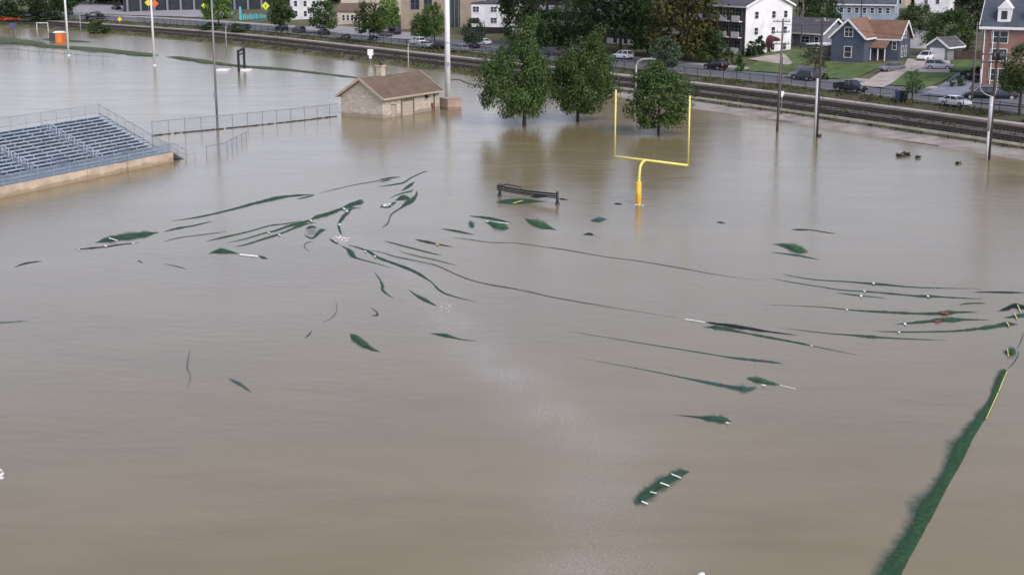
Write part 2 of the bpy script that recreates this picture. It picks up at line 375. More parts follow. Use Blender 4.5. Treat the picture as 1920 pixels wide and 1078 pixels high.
    bp = n.new('ShaderNodeBump'); bp.inputs['Strength'].default_value = 1.0; bp.inputs['Distance'].default_value = .030; l.new(h, bp.inputs['Height']); l.new(bp.outputs[0], b.inputs['Normal'])
    me = mb.mesh('flood_water', m); me.polygons.foreach_set('use_smooth', [True] * len(me.polygons))
    a = me.attributes.new('ripple', 'FLOAT', 'POINT'); a.data.foreach_set('value', rip)
    tag(link_obj('water', me), kind='structure')
water()

# ------------------------------------------------------------------ turf folds showing above the water
def turf_material(name, c1, c2):
    m = bpy.data.materials.new(name); m.use_nodes = True; n = m.node_tree.nodes; l = m.node_tree.links; b = n['Principled BSDF']
    b.inputs['Roughness'].default_value = .75; b.inputs['Specular IOR Level'].default_value = .2
    tc = n.new('ShaderNodeTexCoord'); ns = n.new('ShaderNodeTexNoise'); ns.inputs['Scale'].default_value = 3.5; ns.inputs['Detail'].default_value = 9; l.new(tc.outputs['Object'], ns.inputs['Vector'])
    r = n.new('ShaderNodeValToRGB'); r.color_ramp.elements[0].position = .3; r.color_ramp.elements[1].position = .7; r.color_ramp.elements[0].color = (*c1, 1); r.color_ramp.elements[1].color = (*c2, 1)
    l.new(ns.outputs['Fac'], r.inputs[0])
    a = n.new('ShaderNodeAttribute'); a.attribute_name = 'wet'
    cr_ = n.new('ShaderNodeMapRange'); cr_.inputs[1].default_value = .1; cr_.inputs[2].default_value = .8; l.new(a.outputs['Fac'], cr_.inputs[0])
    vm = n.new('ShaderNodeMix'); vm.data_type = 'RGBA'; vm.inputs['A'].default_value = (.085, .145, .135, 1); l.new(cr_.outputs[0], vm.inputs['Factor']); l.new(r.outputs[0], vm.inputs['B']); l.new(vm.outputs['Result'], b.inputs['Base Color'])   # silty water veils the sunken turf
           # how far the murky film of water has run over the turf edge
    n2 = n.new('ShaderNodeTexNoise'); n2.inputs['Scale'].default_value = 2.4; n2.inputs['Detail'].default_value = 7; l.new(tc.outputs['Object'], n2.inputs['Vector'])
    ad = n.new('ShaderNodeMath'); ad.operation = 'MULTIPLY_ADD'; ad.inputs[1].default_value = .9; ad.inputs[2].default_value = -.45; l.new(n2.outputs['Fac'], ad.inputs[0])
    su = n.new('ShaderNodeMath'); su.use_clamp = True; l.new(ad.outputs[0], su.inputs[0]); l.new(a.outputs['Fac'], su.inputs[1])
    a4 = n.new('ShaderNodeMath'); a4.operation = 'MULTIPLY'; a4.use_clamp = True; a4.inputs[1].default_value = 2.6; l.new(a.outputs['Fac'], a4.inputs[0])
    ml = n.new('ShaderNodeMath'); ml.operation = 'MULTIPLY'; l.new(su.outputs[0], ml.inputs[0]); l.new(a4.outputs[0], ml.inputs[1]); ml.use_clamp = True
    tr = n.new('ShaderNodeBsdfTransparent'); mx = n.new('ShaderNodeMixShader'); l.new(ml.outputs[0], mx.inputs[0]); l.new(tr.outputs[0], mx.inputs[1]); l.new(b.outputs[0], mx.inputs[2]); l.new(mx.outputs[0], n['Material Output'].inputs[0])
    return m
TURF = {'s': turf_material('turf_strip', (.011, .042, .017), (.034, .092, .034)), 'g': turf_material('turf_green', (.012, .05, .020), (.045, .12, .04)), 'd': turf_material('turf_dark', (.012, .040, .023), (.036, .095, .046)),
        'r': turf_material('turf_reddish', (.045, .022, .018), (.05, .05, .035)), 't': turf_material('turf_teal', (.02, .07, .06), (.04, .10, .085)),
        'b': turf_material('turf_brown', (.075, .066, .056), (.11, .098, .085)), 'k': turf_material('turf_black', (.006, .010, .011), (.014, .02, .018))}
line_white = mat('line_white', (.78, .80, .74), .7, .1, 4)
line_yellow = mat('line_yellow', (.62, .55, .16), .7, .15, 4)
line_red = mat('line_red', (.30, .045, .03), .7, .2, 4)
def smooth_pts(pts, sub):
    out = []
    for i in range(len(pts) - 1):
        p0, p1, p2, p3 = pts[max(0, i - 1)], pts[i], pts[i + 1], pts[min(len(pts) - 1, i + 2)]
        for k in range(sub):
            u = k / sub
            out.append(tuple(.5 * ((2 * p1[j]) + (-p0[j] + p2[j]) * u + (2 * p0[j] - 5 * p1[j] + 4 * p2[j] - p3[j]) * u * u + (-p0[j] + 3 * p1[j] - 3 * p2[j] + p3[j]) * u ** 3) for j in range(3)))
    out.append(pts[-1]); return out
def fold(label, pts, m='d', a=1.0, marks=(), soft=0.04, name='turf_fold', cat='turf fold', group='turf folds showing above the floodwater', hmax=.16, ends=True, sub=None):
    rnd = random.Random(label); pts = [tuple(map(float, p)) for p in pts]
    L = sum(math.hypot(q[0] - p[0], q[1] - p[1]) for p, q in zip(pts, pts[1:]))
    sub = sub or max(3, int(L / len(pts) / 4)); q = smooth_pts(pts, sub); n = len(q); vs = []; al = []; NR = 13
    base = at(q[n // 2][0], q[n // 2][1]); drift = 0.0; tops = []; dr2 = [0.0, 0.0]
    for i, (x, y, hw) in enumerate(q):
        x0, y0, _ = q[max(0, i - 1)]; x1, y1, _ = q[min(n - 1, i + 1)]; dx, dy = x1 - x0, y1 - y0; dl = math.hypot(dx, dy) or 1
        nx, ny = -dy / dl, dx / dl
        drift = .8 * drift + rnd.uniform(-.17, .17) * (1 if hw > 2 else .8); h0 = hw; hw = max(.35, hw) * (1 + drift); e = min(1, i / (n * .12 + 1), (n - 1 - i) / (n * .12 + 1)) if ends else 1
        core = hw * (.62 if hw < 1.6 else .62 + .18 * min(1, (hw - 1.6) / 1.4)) + .08; hal = .7 + max(0, hw - 1.3) * (.95 + soft * 3.8); ea = core + hal; A, B = at(x - nx * core, y - ny * core), at(x + nx * core, y + ny * core); wd = (B - A).length
        top = min(hmax, .10 * wd) * (.35 + .65 * e); tops.append((x, y, top))
        ins = .80 - soft * 2.0; lobe = 1.0 + (0 if ends else .16 * (math.sin(i * .21) + math.sin(i * .093 + 2) + .4 * math.sin(i * .5))); dr2 = [.78 * q_ + rnd.uniform(-.2, .2) for q_ in dr2]
        prof_ = ((ea, 0), (core + .66 * hal, .20), (core + .33 * hal, .36), (core, .62), (core * ins, 1.15), (core * .5 * ins, 1.3), (0, 1.3))
        for j in range(NR):
            d_, k_ = prof_[j] if j <= 6 else prof_[12 - j]; sg = -1 if j <= 6 else 1
            if not ends:                                 # the carpet edge: cut clean on one side, ragged and sunken on the other
                if sg < 0: d_ = min(d_, h0 * .8) if j > 2 else h0 * .8 + .05 * (3 - j); k_ = 1.3 if j > 2 else .0
                else: d_ *= lobe
            if ends and hw > 2: d_ *= 1 + dr2[j > 6] * .8
            p = at(x + nx * d_ * sg, y + ny * d_ * sg); p.z = .006 + top * max(0, 1 - (d_ / (core * 1.15)) ** 2); vs.append(p - base)
            al.append(a * k_ * ((.2 + .8 * e) if ends else 1))
    fs = [(i * NR + j, i * NR + j + 1, (i + 1) * NR + j + 1, (i + 1) * NR + j) for i in range(n - 1) for j in range(NR - 1)]
    mb = MB(); mb.add(vs, fs); me = mb.mesh(name, TURF[m] if isinstance(m, str) else m); me.polygons.foreach_set('use_smooth', [True] * len(me.polygons))
    at_ = me.attributes.new('wet', 'FLOAT', 'POINT'); at_.data.foreach_set('value', al)
    o = tag(link_obj(name, me, None, base), label, cat, group)
    for mk in marks:                                     # (colour, (x,y), (x,y), half width px)
        c, p, q2, hw = mk; p = Vector(p); q2 = Vector(q2); d = (q2 - p).normalized(); nn = Vector((-d.y, d.x)) * hw * .62
        mm = MB(); c4 = [p - nn, q2 - nn, q2 + nn, p + nn]
        hz = min(tops, key=lambda k: (k[0] - (p.x + q2.x) / 2) ** 2 + (k[1] - (p.y + q2.y) / 2) ** 2)[2] + .03; w4 = [at(k.x, k.y, hz) - base for k in c4]; w5 = [k - Vector((0, 0, .02)) for k in w4]
        mm.add(w4 + w5, [(0, 1, 2, 3), (7, 6, 5, 4), (0, 4, 5, 1), (1, 5, 6, 2), (2, 6, 7, 3), (3, 7, 4, 0)])
        mm.build('painted_line', {'w': line_white, 'y': line_yellow, 'r': line_red}[c], o)
    return o

# ------------------------------------------------------------------ buildings
def window(root, face, W, D, x, z, w_, h_, frame=None, pane=None, mull=True, name='window'):
    """a window on a wall of a W x D house (front = -Y at y=-D/2)"""
    frame = frame or white_paint; pane = pane or glass
    f = MB(); t = .09
    f.box((0, -.03, h_ / 2 + t / 2), (w_ + 2 * t, .10, t)); f.box((0, -.03, -h_ / 2 - t / 2), (w_ + 2 * t, .14, t))
    for s in (-1, 1): f.box((s * (w_ / 2 + t / 2), -.03, 0), (t, .10, h_))
    if mull:
        f.box((0, -.02, 0), (w_, .05, .05))
        if w_ > 1.3: f.box((0, -.022, 0), (.06, .05, h_))
    loc, rz = {'front': ((x, -D / 2 - .002, z), 0), 'right': ((W / 2 + .002, x, z), R(90)), 'left': ((-W / 2 - .002, x, z), R(-90)), 'back': ((x, D / 2 + .002, z), R(180))}[face]
    o = f.build(name, frame, root, False, loc, rz)
    p = MB(); p.box((0, -.012, 0), (w_, .03, h_)); p.build('pane', pane, o)
    return o
def panel(root, face, W, D, x, z, w_, h_, m, name='door', th=.06):
    loc, rz = {'front': ((x, -D / 2 - th / 2 + .004, z), 0), 'right': ((W / 2 + th / 2 - .004, x, z), R(90)), 'left': ((-W / 2 - th / 2 + .004, x, z), R(-90))}[face]
    b = MB(); b.box((0, 0, 0), (w_, th, h_)); return b.build(name, m, root, False, loc, rz)
def house(name, label, loc, rz, W, D, H, rise, ridge, wall, roof, trim=None, over=.4, wins=(), group=None, cat='house', found=.6, th=.22):
    """gabled house: W along local X, D along local Y, ridge 'x' or 'y'"""
    r = thing(name, label, cat, loc, rz, group); b = MB(); w2, d2 = W / 2, D / 2
    vs = [(-w2, -d2, -found), (w2, -d2, -found), (w2, d2, -found), (-w2, d2, -found), (-w2, -d2, H), (w2, -d2, H), (w2, d2, H), (-w2, d2, H)]
    fs = [(0, 1, 5, 4), (1, 2, 6, 5), (2, 3, 7, 6), (3, 0, 4, 7)]
    if rise > 0:
        if ridge == 'x': vs += [(-w2, 0, H + rise), (w2, 0, H + rise)]; fs += [(3, 0, 4, 8, 7), (1, 2, 6, 9, 5)]; fs.pop(3); fs.pop(1)
        else: vs += [(0, -d2, H + rise), (0, d2, H + rise)]; fs += [(0, 1, 5, 8, 4), (2, 3, 7, 9, 6)]; fs.pop(2); fs.pop(0)
    else: fs.append((4, 5, 6, 7))
    b.add(vs, fs); b.build('wall', wall, r)
    q = MB()
    if rise > 0:
        half, ln = (d2, w2) if ridge == 'x' else (w2, d2)
        sl_ = rise / half; e = half + over; ze = H - sl_ * over + .03; zr = H + rise + .03; L = ln + over
        prof2 = [(-e, ze), (0, zr), (e, ze), (e, ze + th), (0, zr + th), (-e, ze + th)]
        n = 6
        if ridge == 'x': vs = [(-L, a, z) for a, z in prof2] + [(L, a, z) for a, z in prof2]
        else: vs = [(a, -L, z) for a, z in prof2] + [(a, L, z) for a, z in prof2]
        q.add(vs, [tuple(range(n)), tuple(range(2 * n - 1, n - 1, -1))] + [(i, n + i, n + (i + 1) % n, (i + 1) % n) for i in range(n)])
        rf = q.build('roof', roof, r)
        if trim:
            tb = MB()
            for s in (-1, 1):
                for k in (-1, 1):
                    A, B = (s * (L + .03), k * e, ze + th / 2), (s * (L + .03), 0, zr + th / 2)
                    if ridge == 'y': A, B = (A[1], A[0], A[2]), (B[1], B[0], B[2])
                    tb.beam(A, B, .07, th + .14)
                A, B = (-L, s * (e + .04), ze + th / 2 - .02), (L, s * (e + .04), ze + th / 2 - .02)
                if ridge == 'y': A, B = (A[1], A[0], A[2]), (B[1], B[0], B[2])
                tb.beam(A, B, .09, th + .06)
            tb.build('fascia', trim, r)
    else:
        q.box((0, 0, H + th / 2 + .003), (W + 2 * over, D + 2 * over, th)); q.build('roof', roof, r)
    for wn in wins: window(r, wn[0], W, D, *wn[1:])
    return r
shingle_brown = pattern_mat('shingle_brown', 'brick', (.14, .10, .070), (.175, .127, .09), (.105, .075, .053), 1, bw=.9, bh=.16, ms=.02)
shingle_tan = pattern_mat('shingle_tan', 'brick', (.19, .11, .07), (.23, .135, .09), (.13, .075, .05), 1, bw=.9, bh=.2, ms=.02)
shingle_grey = pattern_mat('shingle_grey', 'brick', (.085, .085, .09), (.11, .11, .118), (.06, .06, .065), 1, bw=.9, bh=.2, ms=.02)
shingle_slate = pattern_mat('shingle_slate', 'brick', (.06, .075, .095), (.085, .10, .125), (.04, .05, .065), 1, bw=.8, bh=.2, ms=.02)
siding_white = pattern_mat('siding_white', 'brick', (.76, .77, .78), (.79, .80, .81), (.55, .56, .58), 1, bw=30, bh=.22, ms=.014)
siding_blue = pattern_mat('siding_blue', 'brick', (.075, .095, .135), (.085, .105, .148), (.045, .06, .09), 1, bw=30, bh=.2, ms=.02)
siding_paleblue = pattern_mat('siding_paleblue', 'brick', (.29, .355, .42), (.31, .375, .44), (.2, .25, .3), 1, bw=30, bh=.2, ms=.02)
siding_grey = pattern_mat('siding_grey', 'brick', (.20, .215, .23), (.22, .235, .25), (.13, .14, .15), 1, bw=30, bh=.2, ms=.02)
brick_red = pattern_mat('brick_red', 'brick', (.23, .105, .075), (.30, .15, .11), (.30, .25, .22), 1, bw=.42, bh=.14, ms=.014)
brick_dark = pattern_mat('brick_dark', 'brick', (.07, .052, .048), (.10, .075, .065), (.12, .105, .095), 1, bw=.42, bh=.14, ms=.014)
brick_tan = pattern_mat('brick_tan', 'brick', (.33, .27, .20), (.38, .31, .235), (.28, .23, .18), 1, bw=.6, bh=.2, ms=.014)
stone = pattern_mat('field_stone', 'stone', (.40, .36, .29), (.62, .57, .47), (.47, .43, .35), 2.4)
tide(stone, .5, (.25, .20, .14)); tide(pink_concrete, .4, (.20, .14, .11))
cream = mat('cream_render', (.52, .45, .36), .8, .08, .3)
tan_trim = mat('tan_trim', (.46, .38, .28), .6, .08, 1)
maroon = mat('maroon_canvas', (.075, .010, .016), .7, .12, 2)

# flooded stone field house
c = at(718, 223); lft = at(636, 218)
dirx = Vector((.543, .840)); ang = math.atan2(dirx.y, dirx.x); per = Vector((-dirx.y, dirx.x))
W_h, D_h = 14.0, 7.8
ctr = c.xy + dirx * W_h / 2 + per * D_h / 2
fh = house('field_house', 'flooded stone field house with brown shingle roof and chimney, standing in the water', (ctr.x, ctr.y, 0), ang, W_h, D_h, 3.0, 2.45, 'x', stone, shingle_brown, tan_trim, .5, cat='field house', found=1.5)
b = MB(); b.box((-1.9, .3, 5.9), (.95, .95, 2.2)); b.box((-1.9, .3, 7.06), (1.15, 1.15, .16)); ch = b.build('chimney', mat('chimney_stone', (.50, .44, .33), .85, .2, 2.5), fh)
b = MB(); b.tube((-1.9, .3, 7.14), (-1.9, .3, 7.5), .28); b.build('chimney_pot', black_iron, ch)
gdoor = panel(fh, 'front', W_h, D_h, -1.1, .95, 2.7, 2.3, mat('garage_panel', (.46, .41, .34), .6, .05, 1), 'garage_door')
b = MB()
for z in (-.55, .0, .55): b.box((0, -.035, z), (2.6, .02, .03))
b.build('panel_groove', mat('groove', (.26, .23, .19)), gdoor)
b = MB(); b.box((-1.1, -D_h / 2 - .07, 2.2), (3.1, .16, .2)); [b.box((-1.1 + s * 1.46, -D_h / 2 - .07, .75), (.16, .14, 2.7)) for s in (-1, 1)]; b.build('door_frame', mat('door_frame_brown', (.16, .13, .10)), fh)
dd = panel(fh, 'front', W_h, D_h, -4.5, .75, 1.0, 2.0, mat('door_tan', (.42, .37, .30), .6), 'door')
b = MB(); b.box((.0, 0, 1.06), (1.2, .12, .12)); b.box((.55, 0, 0), (.1, .12, 2.0)); b.build('door_frame', MATS['door_frame_brown'], dd)
b = MB(); b.box((3.5, -D_h / 2 - .25, 2.25), (.35, .5, .3)); b.box((3.5, -D_h / 2 - .1, 2.5), (.5, .2, .16)); b.build('lamp', black_iron, fh)
b = MB(); b.tube((5.6, -D_h / 2 - .1, 2.7), (5.6, -D_h / 2 - .1, -.4), .07); b.build('downpipe', black_iron, fh)
b = MB(); b.tube((5.1, -D_h / 2 - .1, .9), (5.1, -D_h / 2 - .1, -.4), .12); b.box((5.1, -D_h / 2 - .16, .95), (.5, .3, .5)); b.build('meter_box', mat('rusty_box', (.20, .09, .06)), fh)
# plinth round the big white pole
p = at(845, 205); b = MB(); b.box((0, 0, .2), (2.5, 2.3, 2.9)); b.box((0, 0, 1.69), (2.62, 2.42, .08)); o = b.build('pole_plinth', pink_concrete, None, False, p, R(34)); tag(o, 'square pinkish concrete plinth in the water around the big white pole', 'plinth')

# ------------------------------------------------------------------ bleachers
Q = at(326, 303); dl = Vector((.43, .903)).normalized(); bang = math.atan2(dl.y, dl.x)
bl = thing('bleachers', 'blue grey metal bleachers with rows of benches behind a tan concrete wall in the flood', 'bleachers', Q, bang)
LEN = 44.0
b = MB(); x = 0.0
cuts = [0, -7.9, -9.4, -14.6, -22, -30, -38, -LEN]
for a, e in zip(cuts, cuts[1:]):
    inset = .22 if a == -7.9 else 0
    b.box(((a + e) / 2, .2 + inset, -.15), (a - e - .05, .35, 2.4 - (.12 if inset else 0)))
b.build('front_wall', tan_concrete, bl)
b = MB(); b.box((-LEN / 2, .9, .95), (LEN, 1.1, .1)); b.build('walkway', alu_dark, bl)
b = MB(); b.poly([(-LEN, .42, 1.06), (0, .42, 1.06), (0, .42, 2.05), (-LEN, .42, 2.05)]); b.build('mesh_panel', panel_mesh, bl)
b = MB(); b.beam((-LEN, .42, 2.07), (0, .42, 2.07), .06, .06); b.beam((-LEN, .42, 1.55), (0, .42, 1.55), .04, .04)
x = 0.0
while x > -LEN: b.tube((x, .42, 1.0), (x, .42, 2.1), .035, None, 6); x -= 2.4
b.build('front_rail', galv, bl)
NROW = 14; Y0, DY, Z0, DZ = 1.75, .64, 1.35, .27
sections = [(-.25, -9.35), (-10.65, -19.35), (-20.65, -29.35), (-30.65, -39.35)]
gaps = [(-4.0, -6.2), (-14.0, -16.2), (-24.0, -26.2), (-34, -36.2)]
b = MB()
for i in range(NROW + 1): b.box((-LEN / 2, Y0 + DY * (i - .5), Z0 - .28 + DZ * i - .15), (LEN - .2, DY + .02, .04)); b.box((-LEN / 2, Y0 + DY * i + DY / 2 - .32, Z0 - .42 + DZ * i - .12), (LEN - .2, .03, .28))
b.build('deck', alu_dark, bl)
for i in range(NROW):
    for (x0, x1), (g0, g1) in zip(sections, gaps):
        y, z = Y0 + DY * i, Z0 + DZ * i
        runs = [(x0, g0), (g1, x1)] if i < 4 else [(x0, x1)]
        for a, e in runs:
            b = MB()
            b.box(((a + e) / 2, y, z), (a - e, .27, .05))
            k = a - .6
            while k > e: b.box((k, y, z - .2), (.05, .22, .36)); k -= 2.0
            b.build('bench_row', alu, bl)
for (x0, x1), (g0, g1) in zip(sections, gaps):
    b = MB(); b.box(((g0 + g1) / 2, Y0 + DY * 1.4, Z0 + .35), (g0 - g1 - .2, DY * 3.4, .05)); b.build('entry_gap', mat('gap_grey', (.09, .115, .14), .6), bl)
for xa in (-10, -20, -30):
    for i in range(0, NROW, 2):
        b = MB(); y, z = Y0 + DY * i, Z0 + DZ * i
        b.path([(xa - .1, y, z - .2), (xa - .1, y, z + .75), (xa - .1, y + .9, z + 1.05), (xa - .1, y + .9, z + .2)], .045, 6); b.tube((xa - .1, y, z + .3), (xa - .1, y + .9, z + .6), .03)
        b.build('aisle_handrail', alu, bl)
    b = MB()
    for i in range(NROW): b.box((xa, Y0 + DY * i, Z0 + DZ * i - .2), (1.1, .3, .22))
    b.build('aisle_steps', mat('step_grey', (.14, .18, .22), .6, .1, 1), bl)
YB, ZB = Y0 + DY * NROW, Z0 + DZ * NROW
b = MB(); b.beam((-LEN, YB, ZB + 1.05), (0, YB, ZB + 1.05), .05, .05); b.beam((-LEN, YB, ZB + .05), (0, YB, ZB + .05), .05, .05); x = 0
while x > -LEN: b.tube((x, YB, -1), (x, YB, ZB + 1.08), .035, None, 6); x -= 2.4
b.build('back_rail', galv, bl)
b = MB(); b.poly([(-LEN, YB, ZB), (0, YB, ZB), (0, YB, ZB + 1.05), (-LEN, YB, ZB + 1.05)]); b.build('rail_mesh', link, bl)
b = MB(); b.beam((0, .5, 2.07), (0, Y0, Z0 + 1.0), .06, .06); b.beam((0, Y0, Z0 + 1.05), (0, YB, ZB + 1.05), .06, .06); b.beam((0, Y0, Z0 - .1), (0, YB, ZB - .05), .16, .16)
for i in range(0, NROW + 1, 2): b.tube((0, Y0 + DY * i, -1.0), (0, Y0 + DY * i, Z0 + DZ * i + 1.08), .04, None, 6)
b.build('side_rail', galv, bl)
b = MB(); b.poly([(0, Y0, Z0), (0, YB, ZB), (0, YB, ZB + 1.05), (0, Y0, Z0 + 1.05)]); b.build('rail_mesh', link, bl)
# stair ramp at the right end
stair = thing('entry_stairs', 'dark metal stairs with rails sinking into the water at the end of the bleachers', 'stairs', Q, bang)
b = MB()
for i in range(6): b.box((.35 + i * .42, .9, .95 - i * .22), (.40, 1.3, .05)); b.box((.16 + i * .42, .9, .84 - i * .22), (.03, 1.3, .2))
b.build('steps', black_iron, stair)
b = MB(); b.prism([(.1, .85), (.1, -.6), (2.6, -.6)], .3, 1.5); b.build('stair_side', dark, stair)
for y in (.25, 1.6):
    b = MB(); b.path([(.05, y, 1.0), (.05, y, 2.1), (1.2, y, 1.75), (2.7, y, .95), (4.3, y, .9), (4.3, y, -.5)], .035, 6); b.path([(.05, y, 1.5), (2.7, y, .4), (4.3, y, .4)], .025, 6); b.tube((1.2, y, .3), (1.2, y, 1.75), .03); b.tube((2.7, y, -.5), (2.7, y, .95), .035)
    b.build('handrail', galv, stair)
    b = MB(); b.poly([(.05, y, .4), (2.7, y, -.2), (2.7, y, .95), (.05, y, 2.0)]); b.build('rail_mesh', link, stair)

# ------------------------------------------------------------------ fences
def fence(label, pts, h, step, name='chain_link_fence', m=None, mesh=None, r=.035, cat='fence', rails=(1.0,), group=None, mesh_name='wire_mesh', bot=-.4):
    o = thing(name, label, cat, pts[0], 0, group); B = Vector(pts[0]); m = m or galv
    for k in rails:
        b = MB()
        for p, q in zip(pts, pts[1:]): b.tube(Vector(p) - B + Vector((0, 0, h * k)), Vector(q) - B + Vector((0, 0, h * k)), r * .8, None, 6)
        b.build('rail', m, o)
    if mesh:
        b = MB()
        for p, q in zip(pts, pts[1:]):
            p, q = Vector(p) - B, Vector(q) - B; b.poly([p + Vector((0, 0, bot)), q + Vector((0, 0, bot)), q + Vector((0, 0, h)), p + Vector((0, 0, h))])
        b.build(mesh_name, mesh, o)
    tot = 0.0; nxt = 0.0; proto = None
    for p, q in zip(pts, pts[1:]):
        p, q = Vector(p), Vector(q); L = (q - p).length
        while nxt <= tot + L + 1e-6:
            loc = p.lerp(q, min(1, (nxt - tot) / L)) - B
            if proto is None:
                b = MB(); b.tube((0, 0, -.8), (0, 0, h + .08), r, None, 6); b.tube((0, 0, h + .08), (0, 0, h + .13), r * 1.3, .01, 6); proto = b.build('post', m, o); proto.location = loc
            else:
                c_ = proto.copy(); col.objects.link(c_); c_.location = loc
            nxt += step
        tot += L
    return o
fence('tall grey chain link fence between the bleachers and the stone field house', [at(286, 255), at(315, 252), at(410, 243), at(470, 237), at(560, 227.5), at(634, 218.5)], 1.85, 2.45, m=grey_pole, r=.05, mesh=link)
b = MB(); rnd = random.Random(3); pts = [at(286, 255), at(315, 252), at(410, 243), at(470, 237), at(560, 227.5), at(634, 218.5)]
for p, q in zip(pts, pts[1:]):
    n = int((q - p).length / .35)
    for i in range(n):
        if rnd.random() < .9:
            c = p.lerp(q, (i + rnd.random()) / n); b.box(c + Vector((rnd.uniform(-.08, .08), rnd.uniform(-.15, .1), .04)) - pts[0], (rnd.uniform(.3, .9), rnd.uniform(.1, .3), rnd.uniform(.08, .22)), rnd.uniform(.6, 1.2))
tag(b.build('flood_debris', mat('wet_debris', (.045, .038, .03), .9, .4, 3), None, False, pts[0]), 'dark line of debris caught along the foot of the chain link fence', 'debris', kind='stuff')
fence('low grey fence almost drowned beside the bleacher stairs', [at(387, 292), at(420, 286), at(462, 264), ], 1.1, 2.3, m=grey_pole, mesh=link, r=.045)
fence('drowned thin fence out in the flood at the far left', [at(-10, 99), at(20, 100.5), at(62, 105), at(110, 108.5), at(150, 112), at(218, 117)], 2.0, 4.5, m=grey_pole, mesh=None, rails=(.98, .5), r=.055)
fence('grey mesh fence standing on the railway side behind the two white poles', [SP(s, 20.8) for s in s_list(-292, -232, 12)], 2.4, 3.0, m=grey_pole, mesh=screen_m, r=.05, rails=(1, .5))
fence('long black iron fence between the railway and the street', [SP(s, 21.3) for s in s_list(-226, 92, 6)], 1.7, 3.25, name='iron_fence', m=black_iron, mesh=screen_m, r=.05, rails=(.97, .12), mesh_name='pickets', bot=.1)
# guard rail at the waterside
gr = thing('guard_rail', 'long low guard rail on short posts between the water and the railway', 'guard rail', SP(-40, 1.9)); B = Vector(gr.location)
b = MB(); ss = s_list(-4, 118, 4)
for a, e in zip(ss, ss[1:]):
    for z in (.55, .72): b.beam(SP(a, 2.7, prof(2.7) + z) - B, SP(e, 2.7, prof(2.7) + z) - B, .10, .15)
b.build('beam', mat('weathered_rail', (.58, .52, .40), .7, .2, 1), gr)
post0 = None
for s in s_list(-4, 118, 4.6):
    if post0 is None: b = MB(); b.box((0, .12, .2), (.16, .2, 1.2)); post0 = b.build('post', wood_dark, gr, False, SP(s, 2.7) - B, TH)
    else: c_ = post0.copy(); col.objects.link(c_); c_.location = SP(s, 2.7) - B

# ------------------------------------------------------------------ goal post, metal frame, small field things
def bezier(a, b2, c2, d, n=10):
    return [a * (1 - t) ** 3 + b2 * 3 * t * (1 - t) ** 2 + c2 * 3 * t * t * (1 - t) + d * t ** 3 for t in (i / n for i in range(n + 1))]
gb = at(1197, 383)
gp = thing('goal_post', 'yellow football goal post with an orange padded base rising from the flood', 'goal post', gb)
D0 = gb.y
Lb, Rb = atY(1152.5, 293.5, D0 + 2.2), atY(1290, 310.5, D0 + .6); mid = atY(1210, 300.5, D0 + 1.5)
b = MB(); b.tube(Vector((0, 0, -.5)), Vector((0, 0, 2.25)), .27, .25, 14); b.build('base_pad', orange_pad, gp, True)
b = MB(); b.path(bezier(Vector((0, 0, 2.2)), Vector((.05, 0, 3.6)), Vector((.1, .5, mid.z - .15)), mid - gb, 12), .14, 10); b.build('gooseneck', yellow, gp, True)
b = MB(); b.tube(Lb - gb, Rb - gb, .12, None, 10); b.build('crossbar', yellow, gp, True)
for e, (px, py) in ((Lb, (1155, 169)), (Rb, (1293.5, 180))):
    t_ = atY(px, py, e.y); t_.x = e.x + (t_.x - e.x) * .5; b = MB(); b.tube(e - gb - Vector((0, 0, .1)), t_ - gb, .085, None, 8); b.build('upright', yellow, gp, True)
def foam_patch(label, px, py, rx, ry, n, seed, size=.25):
    rnd = random.Random(seed); b = MB(); base = at(px, py)
    for i in range(n):
        a = rnd.random() * 6.28; k = math.sqrt(rnd.random()); c = at(px + math.cos(a) * rx * k, py + math.sin(a) * ry * k) - base; s = size * rnd.uniform(.3, 1); m_ = 7
        ring = [(c.x + math.cos(j * 6.283 / m_) * s * rnd.uniform(.6, 1.2), c.y + math.sin(j * 6.283 / m_) * s * rnd.uniform(.8, 1.8), .008) for j in range(m_)]
        top = (c.x, c.y, .03 + s * .25); b.add(ring + [top], [(j, (j + 1) % m_, m_) for j in range(m_)])
    return tag(b.build('foam', foam_m, None, True, base), label, 'foam', kind='stuff')
foam_patch('white foam gathered round the foot of the goal post pad', 1199, 385, 9, 2.5, 12, 1, .13)
foam_patch('broken foam where the turf folds meet under the hooked fold', 638, 449, 20, 6, 30, 2, .16)
foam_patch('foam lying in the broken turf crescent', 727, 385, 8, 3, 18, 3, .22)
foam_patch('swirling foam at the bubbling eddy where the main crest ends', 835, 577, 12, 10, 26, 4, .055)
foam_patch('pale lump of foam at the left edge of the photo', 0, 889, 7, 10, 30, 5, .12)
foam_patch('thin scatter of bubbles streaming down from the eddy', 838, 605, 30, 18, 40, 6, .03)
f1, f2 = at(937, 368), at(1045, 383.5)
fr = thing('metal_frame', 'black two-post metal frame with a rail, half sunk near the goal post', 'frame', f1); dv = f2 - f1
for p in (Vector((0, 0, 0)), dv):
    b = MB(); b.tube(p + Vector((0, 0, -.5)), p + Vector((0, 0, 1.25)), .13, None, 8); b.tube(p + Vector((0, 0, -.3)), p + Vector((0, 0, .22)), .24, .2, 8); b.build('post', black_paint, fr, True)
d1 = dv.normalized(); sag = Vector((0, 0, -.12))
for z, m_, r_ in ((1.02, black_paint, .085), (.80, mat('dark_steel', (.03, .03, .037), .45), .085), (.62, mat('dark_steel', (.03, .03, .037), .45), .05)):
    b = MB(); b.path([d1 * -.35 + Vector((0, 0, z)), dv * .45 + Vector((0, 0, z)) + sag, dv + d1 * .1 + Vector((0, 0, z))], r_, 8); b.build('rail', m_, fr)
